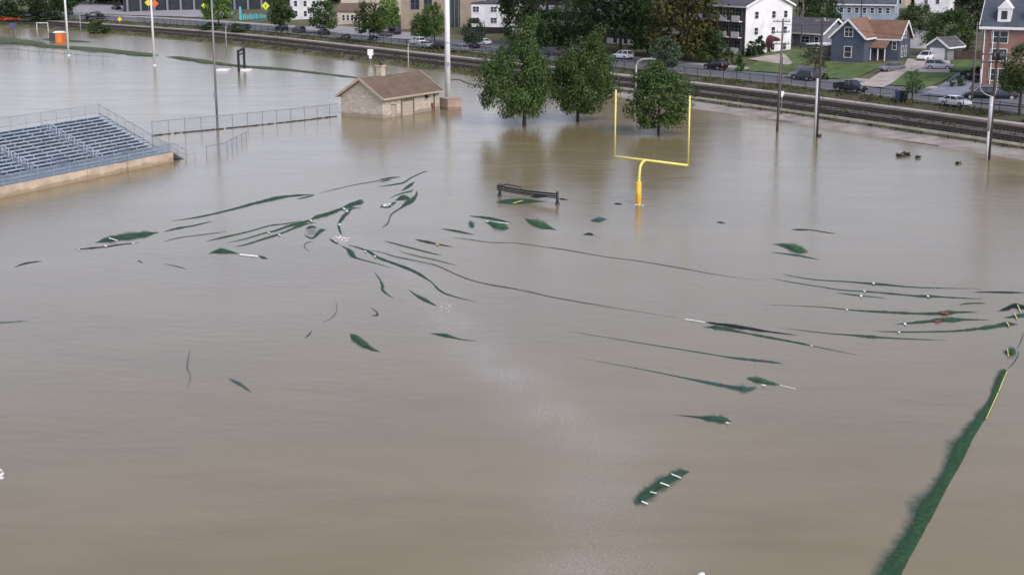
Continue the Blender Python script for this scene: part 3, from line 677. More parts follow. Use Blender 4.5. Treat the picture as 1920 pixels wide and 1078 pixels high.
b = MB(); b.path([dv * .03 + Vector((0, 0, 1.12)), dv * .12 + Vector((0, 0, 1.3)), dv * .36 + Vector((0, 0, 1.22)), dv * .4 + Vector((0, 0, 1.0))], .06, 8); b.build('top_bar', MATS['dark_steel'], fr)
# board on two posts standing in the far water (a drowned goal)
p1, p2 = at(448, 135.5), at(458.5, 128); g2 = thing('practice_goal', 'black two-post frame standing in the far water beside two white floats', 'frame', p1); dv = p2 - p1
for p in (Vector((0, 0, 0)), dv):
    b = MB(); b.box(p + Vector((0, 0, 1.7)), (.42, .42, 4.9)); b.build('post', black_paint, g2)
b = MB(); b.beam(Vector((0, 0, 4.0)), dv + Vector((0, 0, 4.0)), .3, .45); b.beam(Vector((0, 0, 3.2)), dv + Vector((0, 0, 3.2)), .2, .2); b.build('crossbar', black_paint, g2)
for lab, x0, x1, y in (('white flat pad floating just left of the black two-post frame', 408, 431, 133), ('white flat pad floating just right of the black two-post frame', 453, 471, 133.5)):
    a, e = at(x0, y), at(x1, y); b = MB(); b.box((0, 0, .1), ((e - a).length, 2.2, .35)); b.box((0, 0, .3), ((e - a).length * .92, 1.9, .1)); tag(b.build('landing_pad', white_paint, None, False, (a + e) / 2, R(-4)), lab, 'pad', 'white pads floating in the far water')
# portable toilet and the odds and ends at the far left
p = at(114, 81); pt = thing('portable_toilet', 'orange portable toilet with a white roof on the far grass strip', 'portable toilet', p, R(-8))
or_m = mat('orange_plastic', (.66, .17, .04), .5, .08, 2)
b = MB(); b.box((0, 0, 1.25), (1.9, 1.9, 2.5)); b.build('cabin', or_m, pt); b = MB(); b.box((-.2, 0, 2.62), (2.5, 2.1, .26)); b.box((-.2, 0, 2.82), (1.9, 1.6, .2)); b.build('roof', white_paint, pt)
b = MB(); b.box((0.1, -.98, 1.15), (1.2, .06, 2.1)); b.build('door', mat('orange_door', (.85, .24, .04), .5), pt)
p = at(99, 77); b = MB(); b.box((0, 0, .9), (1.3, 1.4, 1.8)); b.box((0, 0, 1.9), (1.5, 1.6, .2)); tag(b.build('dumpster', mat('bin_grey', (.05, .055, .065), .6), None, False, p), 'dark grey bin touching the orange portable toilet', 'bin')
p = at(25, 66); pv = thing('scoreboard', 'small blue board on two legs at the far left of the water', 'board', p)
b = MB(); b.box((0, 0, 2.4), (1.6, .3, 1.6)); b.build('board', mat('board_blue', (.07, .09, .18), .5), pv); b = MB(); [b.tube((s, 0, -.5), (s, 0, 1.7), .08) for s in (-.6, .6)]; b.build('leg', grey_pole, pv)
p = at(80, 58); sg = thing('soccer_goal', 'small white soccer goal standing at the edge of the far tracks', 'goal', p)
b = MB(); b.path([(-1.6, 0, -.3), (-1.6, 0, 2.2), (1.6, 0, 2.2), (1.6, 0, -.3)], .1, 6); b.build('frame', white_paint, sg); b = MB(); b.poly([(-1.6, 0, 2.2), (1.6, 0, 2.2), (1.6, 1.4, 0), (-1.6, 1.4, 0)]); b.build('net', link, sg)
# grass strips rising out of the flood
GR = turf_material('flooded_grass', (.05, .075, .025), (.11, .13, .055))
for i, (pp, hm) in enumerate((([(-30, 78, 6), (20, 79, 6), (60, 82, 5), (90, 87, 3.5)], .6), ([(62, 87, 2.2), (120, 90, 3), (200, 96, 3), (265, 103, 3), (298, 105, 1)], .5), ([(78, 74, 1), (130, 78, 2), (172, 80, 1)], .4), ([(310, 107, 1), (345, 111, 3), (400, 119, 2.6), (450, 125, 1.8), (540, 132, 1.6), (620, 141, 1.5), (700, 150, 1.2)], .4), ([(835, 152, .8), (860, 150, 1.2), (880, 158, 1), (930, 166, .8)], .3))):
    o = fold('strip%d' % i, pp, GR, 1, hmax=hm, name='grass_bank'); del o['label'], o['category'], o['group']; o['kind'] = 'structure'
# floating twigs near the right hand poles
for px, py, lab in ((1686, 294, 'low dark clump of leaves floating right of the utility poles'), (1699, 292, 'taller twiggy clump beside the low leaf clump in the water'), (1720, 297, 'small lone twig poking out right of the twiggy clumps'), (1795, 308, 'faint pair of twig tips near the rightmost utility pole'), (1533, 256.5, 'tiny knot of debris at the foot of the pole with the pale pipe')):
    rnd = random.Random(px); b = MB(); s = .58 if px < 1700 else .36
    for i in range(34):
        c = Vector((rnd.gauss(0, .38 * s), rnd.gauss(0, .3 * s), abs(rnd.gauss(.15, .2 * s)))); d = Vector((rnd.uniform(-1, 1), rnd.uniform(-1, 1), rnd.uniform(0, 1))).normalized() * .22 * s; e = d.orthogonal().normalized() * .12
        b.poly([c - d - e, c + d - e, c + d + e, c - d + e])
    b.tube((0, 0, -.3), (0, 0, .6 * s), .03); tag(b.build('floating_twigs', mat('wet_leaves', (.025, .028, .018), .8, .4, 4), None, False, at(px, py)), lab, 'twigs')
p = at(1316, 1082); b = MB()
for i, (x, y, z, r_) in enumerate(((0, 0, .1, .16), (-.12, -.1, .08, .13), (-.22, -.2, .06, .1))): b.tube((x, y, z - .08), (x, y, z + .1), r_, r_ * .6, 9)
tag(b.build('float', white_paint, None, True, p), 'white float just entering the picture at the bottom edge', 'float')

# ------------------------------------------------------------------ poles
def simple_pole(label, px, py, lean, h, r0, r1, m, name='light_pole', cat='pole', base=None, ground=None):
    p = ground if ground is not None else at(px, py); o = thing(name, label, cat, p); L = Vector((lean * h, 0, h))
    b = MB(); b.tube((0, 0, -1), L, r0, r1, 12); b.build('shaft', m, o, True)
    b = MB(); b.tube((0, 0, -.3), (0, 0, .3), r0 * 1.12, r0 * 1.1, 12); b.build('base', m, o)
    return o, L
def floods(o, L, n=6):
    b = MB(); b.beam(L + Vector((-2.2, 0, -.5)), L + Vector((2.2, 0, -.5)), .15, .15); b.beam(L + Vector((-2.2, 0, -1.6)), L + Vector((2.2, 0, -1.6)), .15, .15); b.build('crossarm', galv, o)
    for k in range(n):
        c = L + Vector((-2.0 + 4.0 * (k % 3) / 2, -.35, -.4 if k < 3 else -1.5)); b = MB(); b.tube(c, c + Vector((0, -.3, -.15)), .22, .34, 10); b.build('floodlight', galv, o, True)
for lab, px, py, lean, r0, m in (('leftmost tall pale stadium light pole standing in the far water', 129, 105, 0.0, .28, pale_green_pole), ('second tall pale stadium light pole from the left in the far water', 290, 124, 0.0, .28, pale_green_pole)):
    o, L = simple_pole(lab, px, py, lean, 26, r0, .16, m, 'stadium_light_pole'); floods(o, L); o['group'] = 'stadium light poles'
o, L = simple_pole('thick white stadium light pole beside the stone field house', 840, 196, 0.0, 28, .48, .33, white_pole, 'stadium_light_pole'); floods(o, L)
b = MB(); b.box((.1, -.5, 6.4), (.4, .3, .5)); b.build('control_box', galv, o); b = MB(); b.tube((0, 0, 9.5), (0, 0, 9.65), .44, None, 12); b.build('band', galv, o)
o, L = simple_pole('slim grey light pole standing at the chain link fence behind the bleachers', 408, 242, 0.0, 22, .17, .10, grey_pole); floods(o, L, 3)
b = MB(); b.box((-.1, -.2, 4.6), (.28, .2, 1.1)); b.build('control_box', grey_pole, o)
def arm_lamp(label, px, py, h, dx, m, g=None, r=.09):
    p = G(px, py) if g is None else at(px, py, g); o = thing('street_lamp', label, 'street lamp', p, 0, 'street lamps with a bent arm along the railway')
    s = 1 if dx > 0 else -1; b = MB(); b.tube((0, 0, -.6), (0, 0, h * .8), r * 1.25, r, 8); b.build('pole', m, o, True)
    b = MB(); b.path(bezier(Vector((0, 0, h * .78)), Vector((.05 * s, 0, h * .98)), Vector((dx * .4, 0, h)), Vector((dx, -.2, h)), 8), r * .9, 7); b.build('arm', m, o, True)
    b = MB(); b.box((dx + .2 * s, -.2, h - .05), (.9, .35, .2)); b.build('lamp_head', galv, o); return o
tan_pole = mat('tan_pole', (.42, .38, .31), .6, .1, 1)
arm_lamp('bent-arm street lamp left of the round bush at the far tracks', 152, 67, 7.2, 2.0, galv)
arm_lamp('bent-arm street lamp above the black two-post frame', 425, 99, 7.0, 2.2, galv, 0.0)
arm_lamp('bent-arm street lamp rising behind the field house roof', 766, 136, 6.0, 1.6, tan_pole, .2)
arm_lamp('curved tan street lamp behind the tree that stands in the goal post', 1192, 176, 5.8, 2.6, tan_pole, .2, .14)
def small_sign(label, px, py, h, w_, m, shape='square', name='road_sign', ph=None, g=None):
    p = G(px, py) if g is None else at(px, py, g); o = thing(name, label, 'sign', p); b = MB(); b.tube((0, 0, -.3), (0, 0, h), .05, None, 6); b.build('post', galv, o); b = MB()
    z = h
    if shape == 'square': b.box((0, -.08, z), (w_, .05, w_ * 1.05)); b.box((0, -.085, z - w_ * .8), (w_ * .5, .045, w_ * .55))
    else: b.add([(0, -.08, z - w_ * .7), (w_ * .7, -.08, z), (0, -.08, z + w_ * .7), (-w_ * .7, -.08, z), (0, -.04, z - w_ * .7), (w_ * .7, -.04, z), (0, -.04, z + w_ * .7), (-w_ * .7, -.04, z)], [(3, 2, 1, 0), (4, 5, 6, 7), (0, 1, 5, 4), (1, 2, 6, 5), (2, 3, 7, 6), (3, 0, 4, 7)])
    b.build('plate', m, o); return o
neon = mat('sign_lime', (.62, .80, .05), .5); sign_y = mat('sign_yellow', (.80, .62, .05), .5); sign_o = mat('sign_orange', (.75, .16, .04), .5)
small_sign('white square sign with a small plate below it, beside the tracks left of the chimney', 695, 121, 2.5, 1.2, white_paint)
small_sign('white marker on a dark post behind the first utility pole', 1465, 208, 2.6, .55, white_paint, g=.7)
s_ = small_sign('lime diamond pedestrian crossing sign beside the teal railing', 499, 38, 4.0, 1.7, neon, 'diamond')
b = MB(); b.box((0, -.12, 4.05), (.18, .03, .7)); b.box((.05, -.12, 3.75), (.36, .03, .12)); b.build('walker_symbol', black_paint, s_)
s_ = small_sign('lime diamond crossing sign in front of the tree left of the grey pole', 386, 34, 3.6, 1.7, neon, 'diamond'); b = MB(); b.box((0, -.12, 3.65), (.18, .03, .7)); b.build('walker_symbol', black_paint, s_)
small_sign('small yellow diamond sign at the second pale pole', 279, 24, 3.0, 1.6, sign_y, 'diamond'); small_sign('orange diamond sign right behind the second pale pole', 291, 25, 2.9, 1.8, sign_o, 'diamond')
small_sign('round-looking yellow marker at the far trackside verge', 225, 47, 1.6, 1.0, sign_y, 'diamond')
# wooden utility poles
def utility(label, px, py, h, build):
    o = thing('utility_pole', label, 'utility pole', at(px, py)); build(o, h); return o
def arms(o, zs, w_, m=wood_dark, rz=0.0, ins=True):
    for z in zs:
        b = MB(); c, s = math.cos(rz), math.sin(rz); b.beam((-w_ * c, -w_ * s, z), (w_ * c, w_ * s, z), .12, .14); k = b.build('crossarm', m, o)
        if ins:
            for f in (-.92, -.5, .5, .92): i_ = MB(); i_.tube((f * w_ * c, f * w_ * s - .0, z + .07), (f * w_ * c, f * w_ * s, z + .3), .07, .05, 7); i_.build('insulator', galv, k)
def u1(o, h):
    b = MB(); b.tube((0, 0, -1), (.18, 0, h), .19, .13, 10); b.build('shaft', wood_pole, o, True); arms(o, (h - .35, h - 1.75, h - 3.3), 1.15, wood_pole, R(8))
    b = MB(); b.tube((.25, -.05, 4.9), (.28, -.05, 10), .06); b.build('conduit', wood_dark, o)
def u2(o, h):
    b = MB(); b.tube((0, 0, -1), (0.05, 0, h), .2, .15, 10); b.build('shaft', wood_dark, o, True); b = MB(); b.tube((-.28, -.12, -.5), (-.28, -.12, 7.7), .16, None, 10); b.build('conduit', pipe_grey, o, True); arms(o, (h - .3,), .9, wood_dark, R(8))
    b = MB(); b.tube((.3, 0, h - .2), (.3, 0, h + .25), .12); b.build('fuse', galv, o)
def u3(o, h):
    b = MB(); b.tube((0, 0, -1), (.1, 0, h), .22, .15, 10); b.build('shaft', wood_dark, o, True); b = MB(); b.tube((-.26, -.12, 3.5), (-.2, -.12, 7.4), .22, None, 10); b.tube((-.26, -.12, -.5), (-.26, -.12, 3.5), .15, None, 10); b.build('conduit', pipe_grey, o, True)
    for (x0, x1) in ((-1.7, 0.05), (.05, .62), (0.3, 1.75)):
        b = MB(); a, e = Vector((x0, -.1, 10.3)), Vector((x1, -.1, 7.7)); b.path([Vector((x0, -.1, 10.6)), Vector((x0, -.1, 9.0))] + bezier(Vector((x0, -.1, 9.0)), Vector((x0, -.1, 8.0)), Vector((x0 * .6, -.1, 7.6)), Vector((0, -.1, 7.4)), 8)[1:], .05, 7); b.build('cable_loop', pipe_grey, o, True)
    arms(o, (h - 2.9, h - 2.0), 1.7, wood_dark, R(6)); 
    for f in (-.35, .35): b = MB(); b.tube((f, -.25, h - 2.7), (f, -.25, h - 1.8), .24, None, 10); b.build('transformer', MATS['dark_steel'], o, True)
    b = MB(); b.tube((0, 0, h - .6), (.1, 0, h + .4), .1, None, 8); b.build('pole_top', black_iron, o)
MATS.setdefault('dark_steel', black_paint)
utility('grey wooden utility pole with three crossarms standing in the water', 1457, 247, 15.0, u1)
utility('dark utility pole with a pale pipe strapped to its lower half', 1531, 258, 15.2, u2)
utility('utility pole with pale cable loops near the right edge', 1853, 300, 14.3, u3)
def street_pole(label, px, py, h, r=.15, m=None):
    o = thing('utility_pole', label, 'utility pole', G(px, py)); b = MB(); b.tube((0, 0, -.5), (0, 0, h), r, r * .7, 8); b.build('shaft', m or wood_pole, o, True); arms(o, (h - .5,), .9, wood_dark, TH, False); return o
street_pole('plain wooden pole on the street corner in front of the brick building', 1822, 190, 11.5, .17)
street_pole('thin wooden pole right of the white apartment gable', 1502, 92, 13, .14)
street_pole('thin pole standing in front of the pale blue back house', 1613, 60, 15, .14, wood_dark)

# ------------------------------------------------------------------ houses along the street
def facing(px, py, W, D, rz):
    """put the front-left corner (seen from outside) at the pixel"""
    p = G(px, py); ax = Vector((math.cos(rz), math.sin(rz))); ay = Vector((-ax.y, ax.x)); c = p.xy + ax * W / 2 + ay * D / 2
    return Vector((c.x, c.y, p.z))
# long white apartment block: the white gable end faces right, the balcony side faces the street
p = G(1396, 104); WL, DL = 66.0, 13.0
cc = p.xy - U * WL / 2 + V * DL / 2
apt = house('apartment_building', 'long apartment block with a windowed white gable end and balcony bays behind the trees', (cc.x, cc.y, p.z), TH, WL, DL, 9.3, 2.6, 'x', brick_dark, shingle_grey, white_paint, .5, cat='apartment building', found=1.5)
b = MB(); b.add([(WL / 2 + .03, -DL / 2 - .04, -1.5), (WL / 2 + .03, DL / 2 + .04, -1.5), (WL / 2 + .03, DL / 2 + .04, 9.2), (WL / 2 + .03, 0, 11.85), (WL / 2 + .03, -DL / 2 - .04, 9.2)], [(0, 1, 2, 3, 4)])
vs = list(b.v); b.add([(x - .12, y, z) for x, y, z in vs], [(4, 3, 2, 1, 0)]); b.build('gable_wall', siding_white, apt)
for zz in (1.3, 4.5, 7.6):
    for xx in (-3.6, 1.2, 4.6): window(apt, 'right', WL + .07, DL, xx, zz, 1.0, 1.3) if not (zz < 2 and xx < 0) else None
b = MB(); m_ = 9
for i in range(m_):
    a0, a1 = math.pi * i / m_, math.pi * (i + 1) / m_
    q0, q1 = (math.cos(a0), math.sin(a0)), (math.cos(a1), math.sin(a1))
    X0, X1 = WL / 2 + .07, WL / 2 + 1.8
    b.add([(X0, .4 + q0[0] * 1.15, 2.5 + q0[1] * 1.15), (X0, .4 + q1[0] * 1.15, 2.5 + q1[1] * 1.15), (X1, .4 + q1[0] * 1.15, 2.5 + q1[1] * .75), (X1, .4 + q0[0] * 1.15, 2.5 + q0[1] * .75)], [(0, 1, 2, 3)])
    b.add([(X1, .4, 2.5), (X1, .4 + q0[0] * 1.15, 2.5 + q0[1] * .75), (X1, .4 + q1[0] * 1.15, 2.5 + q1[1] * .75)], [(0, 1, 2)])
b.box((WL / 2 + .9, -.72, 1.9), (1.7, .05, 1.2)); b.build('awning', maroon, apt)
panel(apt, 'right', WL + .07, DL, .4, .8, 1.3, 2.2, mat('door_dark_red', (.05, .015, .018), .5), 'door')
for i in range(19):
    x = WL / 2 - 2.0 - i * 3.4
    for k, zz in enumerate((0.2, 3.3, 6.4)):
        b = MB(); b.box((x, -DL / 2 - .45, zz + .0), (2.1, .9, .18)); b.box((x, -DL / 2 - .88, zz + .6), (2.1, .07, 1.1)); b.build('balcony', white_paint, apt)
        if i < 17: window(apt, 'front', WL, DL, x, zz + 1.65, 1.7, 1.5, grey_pole)
# grey house behind, low dark-roofed house left of the blue one
p = G(1497, 92); house('grey_house', 'grey house with a broad dark roof between the white apartments and the blue house', (p.x + 4.5, p.y + 7, p.z), TH + R(2), 11, 8, 3.0, 2.6, 'x', siding_grey, shingle_grey, white_paint, .5, [('front', -3, 1.6, 1.2, 1.3), ('front', 1, 1.6, 2.2, 1.3), ('front', 4, 1.6, 1.0, 1.3)])
p = G(1552, 112); hh = house('garden_shed', 'small white-windowed shed wing against the left side of the blue house', (p.x - .2, p.y + 3.5, p.z), TH, 4.2, 4, 2.5, 0, 'x', siding_grey, white_paint, None, .25, [('front', .2, 1.5, 2.2, 1.0)], cat='shed')
# blue house: front gable wing, main wing, porch
p = G(1557, 116); rzb = R(-34)
axb = Vector((math.cos(rzb), math.sin(rzb))); ayb = Vector((-axb.y, axb.x))
c1 = p.xy + axb * 3.15 + ayb * 4.5
bh = house('blue_house', 'dark blue clapboard house with a white-edged front gable and brown roof', (c1.x, c1.y, p.z), rzb, 6.3, 9.0, 4.6, 3.0, 'y', siding_blue, shingle_tan, white_paint, .45, [('front', .1, 5.5, 1.5, 1.6), ('front', .1, 1.9, 1.3, 1.9)], found=1.0)
bm = MB()
# main wing as parts of the same house (local coordinates of the gable wing)
WX0, WX1, WY0, WY1, HB, HR = 3.15, 7.9, .6, 6.6, 4.3, 7.2
bm.add([(WX0, WY0, -1), (WX1, WY0, -1), (WX1, WY1, -1), (WX0, WY1, -1), (WX0, WY0, HB), (WX1, WY0, HB), (WX1, WY1, HB), (WX0, WY1, HB), (WX1, (WY0 + WY1) / 2, HR)], [(0, 1, 5, 4), (1, 2, 6, 8, 5), (2, 3, 7, 6)]); bm.build('wing_wall', siding_blue, bh)
bm = MB(); ym = (WY0 + WY1) / 2; sl_ = (HR - HB) / (ym - WY0); e = .4
pr2 = [(WY0 - e, HB - sl_ * e + .04), (ym, HR + .04), (WY1 + e, HB - sl_ * e + .04), (WY1 + e, HB - sl_ * e + .26), (ym, HR + .26), (WY0 - e, HB - sl_ * e + .26)]
vs = [(-2.0, a, z) for a, z in pr2] + [(WX1 + .45, a, z) for a, z in pr2]; bm.add(vs, [tuple(range(6)), tuple(range(11, 5, -1))] + [(i, 6 + i, 6 + (i + 1) % 6, (i + 1) % 6) for i in range(6)]); bm.build('wing_roof', shingle_tan, bh)
bm = MB(); bm.beam((WX1 + .5, WY0 - e, HB - sl_ * e + .15), (WX1 + .5, ym, HR + .15), .08, .34); bm.beam((WX1 + .5, WY1 + e, HB - sl_ * e + .15), (WX1 + .5, ym, HR + .15), .08, .34); bm.beam((WX0 + .5, WY0 - e - .05, HB - sl_ * e + .13), (WX1 + .45, WY0 - e - .05, HB - sl_ * e + .13), .1, .26); bm.build('wing_fascia', white_paint, bh)
for (x, z, w_, h_) in ((7.0, 3.0, .7, 1.4),): window(bh, 'front', 0, -2 * WY0, x, z, w_, h_)
for (y, z) in ((2.2, 1.9), (4.2, 1.9), (3.6, 5.0)): window(bh, 'right', 2 * WX1, 0, y, z, .8, 1.9 if z < 3 else 1.4)
bm = MB(); bm.add([(3.2, -1.9, 2.55), (6.3, -1.9, 2.55), (6.2, .58, 3.9), (3.2, .58, 3.9), (3.2, -1.9, 2.7), (6.3, -1.9, 2.7), (6.2, .58, 4.05), (3.2, .58, 4.05)], [(3, 2, 1, 0), (4, 5, 6, 7), (0, 1, 5, 4), (1, 2, 6, 5), (3, 0, 4, 7)]); bm.build('porch_roof', shingle_tan, bh)
for x in (3.4, 4.8, 6.1): bm = MB(); bm.box((x, -1.75, 1.15), (.16, .16, 2.8)); bm.build('porch_post', white_paint, bh)
bm = MB(); bm.box((4.75, -.65, .15), (3.1, 2.5, .4)); bm.box((4.9, -2.2, -.1), (1.6, .8, .5)); bm.build('porch_floor', mat('porch_wood', (.13, .06, .045), .8, .2, 2), bh)
bm = MB(); bm.box((4.9, .56, 1.4), (1.0, .06, 2.1)); bm.build('door', mat('door_dark', (.03, .02, .02), .5), bh)
bm = MB(); bm.box((0, 0, -.35), (6.5, 9.2, .8)); bm.box((5.6, 3.6, -.36), (4.8, 6.2, .78)); bm.build('foundation', concrete, bh)
# garage, white shed, brown fence
p = G(1744, 113); ga = house('garage', 'small grey garage with a wide white door at the end of the drive', (p.x + 2.9, p.y + 1.2, p.z), R(-44), 4.0, 5.4, 2.5, 1.4, 'y', siding_grey, shingle_grey, white_paint, .45, cat='garage')
panel(ga, 'front', 4.0, 5.4, 0, 1.1, 2.9, 2.2, white_paint, 'garage_door')
p = G(1707, 92); sh = house('white_outbuilding', 'plain white outbuilding with a rounded grey roof between the blue house and the garage', (p.x + 2.2, p.y + 3, p.z), R(-28), 4.4, 5, 3.4, .9, 'y', siding_white, shingle_grey, None, .1, cat='outbuilding')
p = G(1790, 112); o = thing('wooden_fence', 'brown board fence right of the grey garage', 'fence', p, R(-6)); b = MB()
for i in range(24): b.box((i * .26, 0, .8), (.22, .04, 1.7))
b.build('boards', mat('fence_board', (.06, .035, .028), .85, .25, 1), o); b = MB(); [b.box((3, .05, z), (6.3, .06, .1)) for z in (.4, 1.3)]; b.build('rail', wood_dark, o)
# back row houses
p = G(1578, 40); house('back_house', 'large pale blue house with a dark slate roof on the rise behind the blue house', (p.x + 8, p.y + 8, p.z - .3), R(-20), 15, 12, 4.4, 4.2, 'x', siding_paleblue, shingle_slate, white_paint, .5, [('front', x, 2.8, .9, 1.3) for x in (-5.5, -3.6, -1.7, .2, 2.1, 4.0, 5.9)], found=2)
p = G(1755, 30); house('back_house', 'white steep-gabled house half hidden by the hedge trees behind the garage', (p.x + 4, p.y + 16, p.z), R(-25), 9, 9, 6, 4, 'y', siding_white, shingle_grey, white_paint, .4, [('front', -1.5, 3.2, .9, 1.4), ('front', 1.5, 3.2, .9, 1.4), ('front', 0, 6.6, .9, 1.3)], found=2)
p = G(1690, 22); house('back_house', 'pale cream house peeping over the trees right of the pale blue house', (p.x + 2, p.y + 18, p.z), R(-25), 9, 9, 6, 3.5, 'x', cream, shingle_slate, white_paint, .4, [('front', -2, 3.2, .9, 1.4), ('front', 2, 3.2, .9, 1.4)], found=2)
# brick building at the right edge
p = G(1836, 158); rzr = R(-26); WB, DB = 24.0, 14.0; ax = Vector((math.cos(rzr), math.sin(rzr))); ay = Vector((-ax.y, ax.x)); cc = p.xy + ax * WB / 2 + ay * DB / 2
bb = house('brick_building', 'tall red brick building with dormers in its slate roof at the right edge', (cc.x, cc.y, p.z), rzr, WB, DB, 9.2, 6.5, 'x', brick_red, shingle_slate, white_paint, .55, cat='brick building', found=1.5, th=.35)
for zz in (1.6, 4.7, 7.5):
    for xx, w_ in ((-9.4, 2.4), (-4.9, 1.2), (-1.5, 1.2), (2.5, 2.4), (6.5, 1.2)): window(bb, 'front', WB, DB, xx, zz, w_, 1.8)
for xx in (-9.0, -4.4, .2, 4.8):
    b = MB(); b.box((xx, -DB / 2 + 1.5, 10.9), (2.0, 2.4, 2.2)); b.add([(xx - 1.2, -DB / 2 + .2, 11.9), (xx + 1.2, -DB / 2 + .2, 11.9), (xx, -DB / 2 + .2, 13.2), (xx - 1.2, -DB / 2 + 4.5, 11.9), (xx + 1.2, -DB / 2 + 4.5, 11.9), (xx, -DB / 2 + 4.5, 13.2)], [(0, 1, 2), (0, 2, 5, 3), (1, 4, 5, 2)]); d_ = b.build('dormer', white_paint, bb)
    b = MB(); b.box((xx, -DB / 2 + .28, 10.9), (.9, .06, 1.3)); b.build('pane', glass, d_)
b = MB(); b.box((0, -DB / 2 - .1, 8.95), (WB + .1, .16, .5)); b.build('cornice', white_paint, bb)
for xx in (-WB / 2 + .3, -WB / 2 + 1.6): b = MB(); b.tube((xx, -DB / 2 - .2, -.5), (xx, -DB / 2 - .2, 8.8), .09, None, 7); b.build('downpipe', white_paint, bb)
# left and middle background blocks
def block(name, label, px0, px1, pyb, H, D, wall, roof=None, rz=0.0, flat=True, cat='building', wins=(), rise=0, over=.3):
    a = G(px0, pyb); k = a.y; e = atY(px1, pyb, k); W = (e.x - a.x) / math.cos(rz); ax_ = Vector((math.cos(rz), math.sin(rz))); ay_ = Vector((-ax_.y, ax_.x)); c_ = a.xy + ax_ * W / 2 + ay_ * D / 2
    return house(name, label, (c_.x, c_.y, a.z), rz, W, D, H, rise, 'x', wall, roof or shingle_grey, None, over, wins, cat=cat, found=3), W, D
o, W, D = block('low_glass_building', 'long low dark building with pale columns along the top left of the photo', 232, 505, 24, 7, 20, mat('dark_cladding', (.03, .034, .042), .35, .2, .2), None, R(-6))
for i in range(11): b = MB(); b.box((-W / 2 + 1.5 + i * (W - 3) / 10, -D / 2 - .3, 2), (.5, .5, 9)); b.build('column', mat('column_grey', (.25, .25, .27), .7), o)
for i in range(10): panel(o, 'front', W, D, -W / 2 + 3.7 + i * (W - 3) / 10, 2.5, 3.2, 3.6, glass, 'window')
tl = thing('teal_railing', 'short turquoise picket railing below the dark building', 'railing', G(453, 38)); b = MB()
teal = mat('teal_paint', (.10, .50, .55), .5, .1, 1)
for i in range(16): b.box((i * .55, 0, .7), (.30, .1, 1.5 + .35 * ((i * 7) % 3)))
b.build('pickets', teal, tl); b = MB(); b.box((-.3, 0, 1.7), (.6, .3, 4.2)); b.build('post', teal, tl)
o, W, D = block('white_house', 'white gabled house with dark windows between two round trees at the top left', 545, 600, 38, 6.2, 9, siding_white, shingle_grey, R(-10), rise=3.6, wins=[('front', x, z, .9, 1.5) for x in (-2.6, .2, 2.8) for z in (1.8, 4.6)], cat='house')
o, W, D = block('beige_house', 'low beige house with a white window strip between two round trees', 632, 682, 47, 3.6, 9, cream, shingle_brown, R(-8), rise=1.8, wins=[('front', x, 1.9, .7, 1.5) for x in (-1.8, -.6, .6, 1.8)], cat='house')
o, W, D = block('long_shed', 'wide pale roofed hall behind the beige house', 640, 760, 30, 5.5, 16, cream, mat('pale_roof', (.40, .38, .36), .7, .1, .2), R(-8), rise=1.6)
o, W, D = block('brick_hall', 'big tan brick hall with dark glazed entrance left of the white pole', 752, 888, 56, 10.5, 18, brick_tan, None, R(-10))
for xx, w_ in ((W * .22, W * .20),): panel(o, 'front', W, D, xx, 4.2, w_, 7.4, glass, 'glazed_entrance', .12)
for i in range(4): b = MB(); b.box((W * .22 - W * .08 + i * W * .053, -D / 2 - .14, 4.2), (.12, .08, 7.4)); b.build('mullion', grey_pole, o)
window(o, 'front', W, D, -W * .30, 6.5, 2.2, 2.6, grey_pole); window(o, 'front', W, D, -W * .12, 6.5, 2.0, 2.6, grey_pole)
o, W, D = block('white_office', 'white two-storey block on a dark ground floor left of the big dark trees', 884, 962, 66, 7.4, 12, siding_white, mat('dark_roof_edge', (.04, .04, .045), .7), R(-12), over=.2, wins=[('front', x, z, 1.5, 1.2) for x in (-4.0, .4, 3.8) for z in (3.5, 6.1)])
panel(o, 'front', W, D, 0, .7, W * .97, 2.4, dark, 'shopfront', .1)

# ------------------------------------------------------------------ lawns, drives
def ST(px, py):
    p = G(px, py); return st(p.x, p.y)
def quad(name, a, b2, c2, d, dz, m): patch(name, [ST(*a), ST(*b2), ST(*c2), ST(*d)], dz, m)
quad('lawn', (1396, 134), (1478, 140), (1560, 94), (1440, 100), .16, lawn)
quad('lawn', (1520, 148), (1598, 150), (1668, 122), (1545, 118), .16, lawn)
quad('lawn', (1652, 160), (1738, 166), (1798, 140), (1698, 136), .17, lawn)
quad('lawn', (1778, 134), (1840, 138), (1850, 118), (1786, 114), .16, lawn)
quad('driveway', (1600, 163), (1656, 166), (1712, 127), (1672, 124), .18, concrete)
quad('driveway', (1690, 136), (1780, 139), (1782, 116), (1702, 112), .19, concrete)
quad('driveway', (1470, 146), (1525, 150), (1552, 132), (1500, 124), .18, asphalt)
quad('side_road', (1726, 180), (1800, 186), (1838, 140), (1800, 137), .20, mat('blue_asphalt', (.20, .22, .26), .85, .12, .5))
quad('parking_lot', (1800, 192), (1925, 203), (1960, 168), (1826, 158), .17, asphalt)
quad('parking_lot', (760, 84), (1010, 108), (1050, 92), (800, 72), .16, asphalt)
quad('footpath', (1402, 113), (1478, 124), (1486, 121), (1470, 103), .2, concrete)
quad('plaza', (120, 26), (430, 36), (440, 24), (150, 8), .16, mat('plaza_paving', (.30, .29, .30), .85, .12, .3))
quad('plaza', (560, 60), (770, 76), (800, 66), (590, 46), .16, MATS['plaza_paving'])

